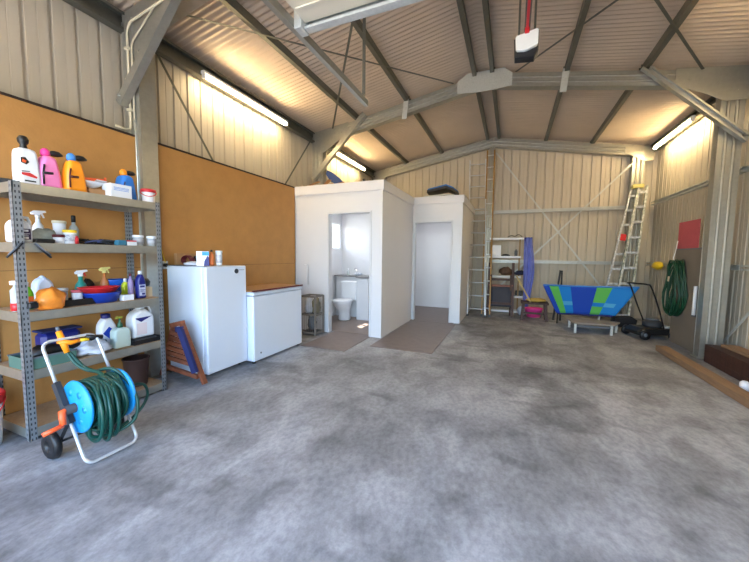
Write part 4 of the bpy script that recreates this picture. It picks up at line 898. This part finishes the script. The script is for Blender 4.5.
lay(MB().cyl((0, 0, 0), (0, 0, .13), .035, 14).cyl((0, 0, .13), (0, 0, .16), .018, 10), 'grey_flask', midg, 'grey flask at the right of back rack second board', 'flask', (.1, 8.68, 1.386))
lay(MB().tube(smooth([(-.16, 0, .01), (-.08, .01, .05), (.0, 0, .03), (.08, .02, .07), (.16, 0, .02)]), .008, 6), 'black_cable', black, 'black cable draped on the top board of back rack', 'cable', (.06, 8.68, 1.832))
lay(MB().blob((0, 0, .09), (.16, .1, .11), 61, .25), 'brown_bundle', mat('brown leather', (88, 62, 46), .7, 0, var=.3, scale=10), 'brown and dark bundle on the third board of back rack', 'bundle', (-.10, 8.66, .91))
lay(MB().blob((0, 0, .05), (.12, .1, .06), 62, .25), 'navy_bundle', mat('navy cloth', (36, 40, 64), .8), 'navy cloth bundle beside brown bundle on back rack', 'bundle', (.20, 8.58, .93))
lay(MB().box((-.08, -.08, 0), (.08, .08, .12), bev=.01), 'black_box', black, 'black box on the low board of back rack', 'box', (.20, 8.68, .428))
# two folded dining chair frames
t = thing('folded_deck_chair', 'dark timber folded deck chair with grey canvas before the white rack', 'chair', (-.20, 7.95, 0))
for s in (-1, 1):
    MB().bar((s*.27, 0, 0), (s*.25, .22, 1.22), .055, .045, up=(0, 1, 0)).build('leg', woodd, t); MB().bar((s*.22, .2, 0), (s*.21, .08, .95), .04, .04, up=(0, 1, 0)).build('rear_leg', woodd, t)
for z, y in ((.84, .14), (.70, .12), (.30, .05)): MB().bar((-.26, y, z), (.26, y, z), .035, .05).build('cross_rail', woodd if z != .7 else woodm, t)
MB().grid(lambda u, v: (-.23+.46*u, .06+.08*v-.03*math.sin(PI*v), .22+.48*v), 6, 8, .008).build('canvas', mat('charcoal canvas', (62, 62, 70), .85), t)
t = thing('wooden_stool', 'dark timber stool with yellow cushion right of the white rack', 'stool', (.50, 7.85, 0))
for s in (-1, 1):
    for q in (-1, 1): MB().bar((s*.24, q*.13, 0), (s*.21, q*.11, .36), .05, .05, up=(0, 1, 0)).build('leg', woodd, t)
MB().box((-.27, -.17, .36), (.27, .17, .40), bev=.006).build('seat', woodd, t)
MB().bar((-.22, -.11, .16), (.22, -.11, .16), .03, .04).build('stretcher', woodd, t)
lay(MB().blob((0, 0, .035), (.2, .13, .045), 71, .14, 18), 'yellow_cushion', mat('mustard cloth', (190, 156, 74), .85, 0, var=.25, scale=18), 'mustard patterned cushion lying on the dark stool', 'cushion', (.54, 7.85, .402))
lay(MB().bar((0, 0, 0), (-.30, .06, .55), .03, .025), 'yellow_batten', mat('pale timber batten', (188, 164, 104), .6), 'pale batten leaning from the stool up to the rack', 'batten', (.42, 7.70, .402))
t = basin('pink_tub', 'bright pink tub on the floor beneath the dark stool', (.52, 8.28, 0), .19, .17, .2, hot, 'tub')
lay(MB().blob((0, 0, .1), (.09, .08, .11), 75, .2), 'white_bag', cloth, 'small white plastic bag left of pink tub', 'bag', (.27, 8.35, 0))
def sheetf(u, v):
    x = -.02+.16*u+.07*math.sin(PI*min(1, v*1.1))*(u)+.04*v; z = 1.80-1.66*v
    if v < .08: return (x, -.02+.02*math.sin(12*u), 1.80-.02*v)
    return (x-.05*max(0, v-.5)*2*u, .03*math.sin(14*u+3*v)+.02*math.sin(5*v)-.05, z)
lay(MB().grid(sheetf, 16, 24, .004), 'hanging_sheet', lav, 'lavender blue sheet hanging from right end of white rack', 'sheet', (.28, 8.52, .02))
# ------------------------------------------------------------ low table and striped canvas
t = thing('low_table', 'low grey folding table on the floor in front of striped canvas', 'table', (1.46, 7.02, 0))
MB().add([(-.36, -.24, .17), (.26, -.20, .17), (.42, .16, .17), (-.42, .34, .17), (-.36, -.24, .195), (.26, -.20, .195), (.42, .16, .195), (-.42, .34, .195)], [(0, 3, 2, 1), (4, 5, 6, 7), (0, 1, 5, 4), (1, 2, 6, 5), (2, 3, 7, 6), (3, 0, 4, 7)]).build('tabletop', mat('weathered grey board', (140, 132, 124), .7, 0, var=.12, scale=8), t)
for x, y in ((-.34, -.2), (.22, -.16), (.36, .14), (-.36, .3)): MB().box((x-.018, y-.018, 0), (x+.018, y+.018, .168)).build('leg', galvl, t)
MB().bar((-.33, -.2, .13), (.21, -.16, .13), .02, .03).build('rail', midg, t)
# striped canvas: a shallow trapezoid trough, wide rim at top
def stripes():
    m = bpy.data.materials.new('blue green striped canvas'); m.use_nodes = True; n = m.node_tree; b = n.nodes['Principled BSDF']; b.inputs['Roughness'].default_value = .75
    a = n.nodes.new('ShaderNodeUVMap'); sp = n.nodes.new('ShaderNodeSeparateXYZ'); n.links.new(a.outputs[0], sp.inputs[0])
    def ramp(stops, src):
        r = n.nodes.new('ShaderNodeValToRGB'); r.color_ramp.interpolation = 'CONSTANT'; e = r.color_ramp.elements
        e[0].position = 0; e[0].color = (*lin(stops[0][1]), 1); e[1].position = stops[1][0]; e[1].color = (*lin(stops[1][1]), 1)
        for p, c in stops[2:]: x = e.new(p); x.color = (*lin(c), 1)
        n.links.new(src, r.inputs[0]); return r.outputs[0]
    B, L, G, C = (22, 70, 178), (20, 128, 206), (98, 188, 84), (84, 170, 214)
    r1 = ramp([(0, B), (.06, G), (.17, L), (.31, B), (.60, G), (.76, L), (1., B)], sp.outputs[0])
    r2 = ramp([(0, B), (.06, G), (.17, C), (.31, B), (.60, L), (.76, C), (.9, L)], sp.outputs[0])
    sel = ramp([(0, (0, 0, 0)), (.28, (255, 255, 255)), (.42, (0, 0, 0)), (.999, (0, 0, 0))], sp.outputs[1])
    r3 = ramp([(0, B), (.06, G), (.17, L), (.31, B), (.60, L), (.72, L), (1., L)], sp.outputs[0])
    mx = n.nodes.new('ShaderNodeMix'); mx.data_type = 'RGBA'; n.links.new(sel, mx.inputs[0]); n.links.new(r1, mx.inputs[6]); n.links.new(r2, mx.inputs[7])
    n.links.new(mx.outputs[2], b.inputs['Base Color']); return m
t = thing('striped_beach_shelter', 'blue and green striped canvas trough resting behind the low table', 'canvas shelter', (1.38, 7.55, 0))
def tf(u, v):   # u across, v from bottom (0) to top (1)
    wb, wt = .98, 1.56; w_ = wb+(wt-wb)*v; x = (u-.5)*w_+.02+.06*(.5-v)*0
    y = -.20*v+.16*(1-(2*u-1)**2)*1.0+.04*math.sin(9*u)*.3; z = .24+.57*v+.02*math.sin(PI*u)*-1+.02*(u-.5)
    return (x, y, z)
NU, NV = 28, 12
m = MB().grid(tf, NU, NV, .03); ob = m.build('canvas', stripes(), t)
uv = ob.data.uv_layers.new(name='UVMap')
for p in ob.data.polygons:
    for li in p.loop_indices:
        c = ob.data.vertices[ob.data.loops[li].vertex_index].co; v_ = max(0., min(1., (c.z-.24)/.57)); w_ = .98+.58*v_
        uv.data[li].uv = (max(.001, min(.999, (c.x-.02)/w_+.5)), v_)
MB().tube([Vector(tf(u/28, 1))+Vector((0, -.005, .01)) for u in range(29)], .016, 8).build('rim', ltblue, t)
MB().tube([Vector(tf(u/14*.94+.03, 0))+Vector((0, 0.01, -.01)) for u in range(15)], .018, 8).build('bottom_rim', navy, t)
for x in (-.45, .48): MB().tube([(x, .12, 0), (x, .10, .25), (x*1.1, .08, .5), (x*1.2, .0, .78)], .014, 8).build('support_frame', darkg, t)
lay(MB().tube([(-.06, 0, 0), (.0, 0, .27), (.02, 0, .27), (.03, 0, 0)], .012, 6), 'folded_stand', darkg, 'dark metal stand peaking above the striped canvas', 'stand', (.98, 8.1, .72)).location = (.98, 8.0, .0)
bpy.data.objects['folded_stand'].scale = (1.5, 1, 4.0)
# ------------------------------------------------------------ lawn mower
t = thing('lawn_mower', 'black push lawn mower parked near the right wall', 'mower', (2.27, 7.02, 0), math.radians(20)); t.scale = (.9, .9, .95)
MB().slab([(-.34, .07), (.30, .07), (.34, .12), (.28, .19), (-.26, .19), (-.36, .13)], -.22, .22, .04).build('deck', black, t)
MB().lathe([(.13, 0), (.15, .02), (.15, .08), (.12, .12), (.05, .13), (.0, .13)], (.03, 0, .19), 20).build('engine', darkg, t)
MB().lathe([(.10, 0), (.10, .02), (.06, .03)], (.03, 0, .32), 18).build('engine_cover', midg, t)
MB().box((.16, -.14, .17), (.30, .14, .22), bev=.01).build('silver_shroud', galvl, t)
for x in (-.27, .24):
    for s in (-1, 1):
        M_ = Matrix.Translation((x, s*.245, .085)) @ Matrix.Rotation(PI/2, 4, 'X'); w_ = MB().lathe([(.03, -.02), (.085, -.02), (.085, .02), (.03, .02)], (0, 0, 0), 18, M=M_).build('wheel', black, t)
        MB().lathe([(.035, -.024), (.035, .024)], (0, 0, 0), 12, M=M_).build('hub', midg, w_)
MB().tube(smooth([(.1, -.2, .18), (-.04, -.22, .55), (-.20, -.22, .92), (-.27, -.2, .975), (-.33, 0, .98), (-.33, .2, .975), (-.26, .22, .92), (-.10, .22, .55), (.06, .2, .18)], 5), .014, 8).build('handle', black, t)
# grass catcher beside
lay(MB().slab([(-.2, 0), (.2, 0), (.22, .15), (.12, .22), (-.18, .2)], -.09, .09, .03), 'grass_catcher', mat('black mesh fabric', (30, 30, 34), .9, 0, var=.3, scale=60), 'black grass catcher on the floor left of mower', 'catcher', (2.10, 7.86, 0), (0, 0, .1))
# ------------------------------------------------------------ board, pink sheet, hose at the right column
t = thing('leaning_board', 'tall grey board standing upright beside the right steel column', 'board', (2.50, 6.42, 0), 0)
t.rotation_euler = (0, 0, 0)
MB().box((-.012, -.46, 0), (.012, .46, 1.52)).build('board', sheetg, t)
MB().box((-.014, -.46, 1.5), (-.0125, .46, 1.52)).build('edge', midg, t)
lay(MB().box((-.004, -.30, 0), (.004, .34, .44)), 'pink_sheet', pinkp, 'faded pink red sheet pinned above the grey board', 'sheet', (2.50, 6.52, 1.50))
lay(MB().cyl((0, 0, 0), (0, 0, 1.95), .012, 10), 'steel_rod', galvl, 'thin steel rod standing between board and right column', 'rod', (2.46, 5.99, 0))
t = thing('white_tube', 'short white tube fixed low on the grey board', 'tube', (2.462, 6.10, .55)); MB().cyl((0, 0, 0), (0, 0, .42), .022, 12).build('tube', whitep, t); MB().cyl((0, 0, -.02), (0, 0, .0), .026, 12).build('end_cap', midg, t)
t = thing('coiled_hose', 'dark green garden hose hanging in a long coil on right wall', 'hose', (2.38, 6.60, 1.34))
m = MB(); rnd = random.Random(5)
for j in range(11):
    a_ = .21+rnd.uniform(-.035, .03); b_ = .42+rnd.uniform(-.04, .03); ox = -.03+j*.011; oy = rnd.uniform(-.02, .02)
    m.tube([(ox+.015*math.sin(3*q+j), oy+a_*math.cos(q)*(1 if math.sin(q) < 0 else .82), -.44+b_*math.sin(q)+(.0)) for q in [2*PI*i/30 for i in range(30)]], .012, 7, closed=True)
m.build('coil', greend, t)
MB().tube([(.0, .0, -.03), (-.01, .02, .03), (.02, .05, .14), (.05, .08, .30)], .006, 6).build('hanging_cord', whitep, t)
MB().tube([(-.06, -.01, -.26), (-.065, -.01, -.34)], .012, 8).build('pale_connector', cream, t)
t = thing('yellow_reel', 'yellow string line tool hooked on lower rail of right wall', 'tool', (2.70, 8.25, 1.17))
MB().blob((0, -.04, .05), (.07, .2, .08), 81, .12, 16, 8, False).build('body', yellow, t); MB().tube([(0, .08, .04), (0, .2, .07), (0, .24, .03)], .014, 8).build('handle', amber, t)
# ------------------------------------------------------------ timber on floor
def plank(lb, a, b, w, h, mt, z): return MB().sweep((a[0], a[1], z+h/2), (b[0], b[1], z+h/2), [(-w/2, -h/2), (w/2, -h/2), (w/2, h/2), (-w/2, h/2)]).build('timber_beam', mt, None, tagd=(lb, 'timber', 'timber lengths along the right wall'))
plank('long pale timber beam lying on the floor parallel to right wall', (2.10, 6.03), (2.12, 2.9), .13, .075, oakb, 0.001)
for k in range(3):
    for j in range(2):
        plank(f'dark stained timber, {["bottom", "middle", "top"][k]} layer, {["outer", "inner"][j]} row of the stack by right wall', (2.50+j*.17, 5.64-.0*k), (2.48+j*.17, 3.6), .155, .075, woodd, .002+k*.078)
plank('light brown plank on top of the dark timber stack', (2.62, 5.55), (2.64, 3.6), .16, .03, oakb, .2375)
lay(MB().lathe([(.035, 0), (.04, .02), (.04, .09), (.02, .11)], (0, 0, 0), 14), 'white_cup', whitep, 'small white cup at the near end between beam and dark stack', 'cup', (2.27, 4.5, 0))
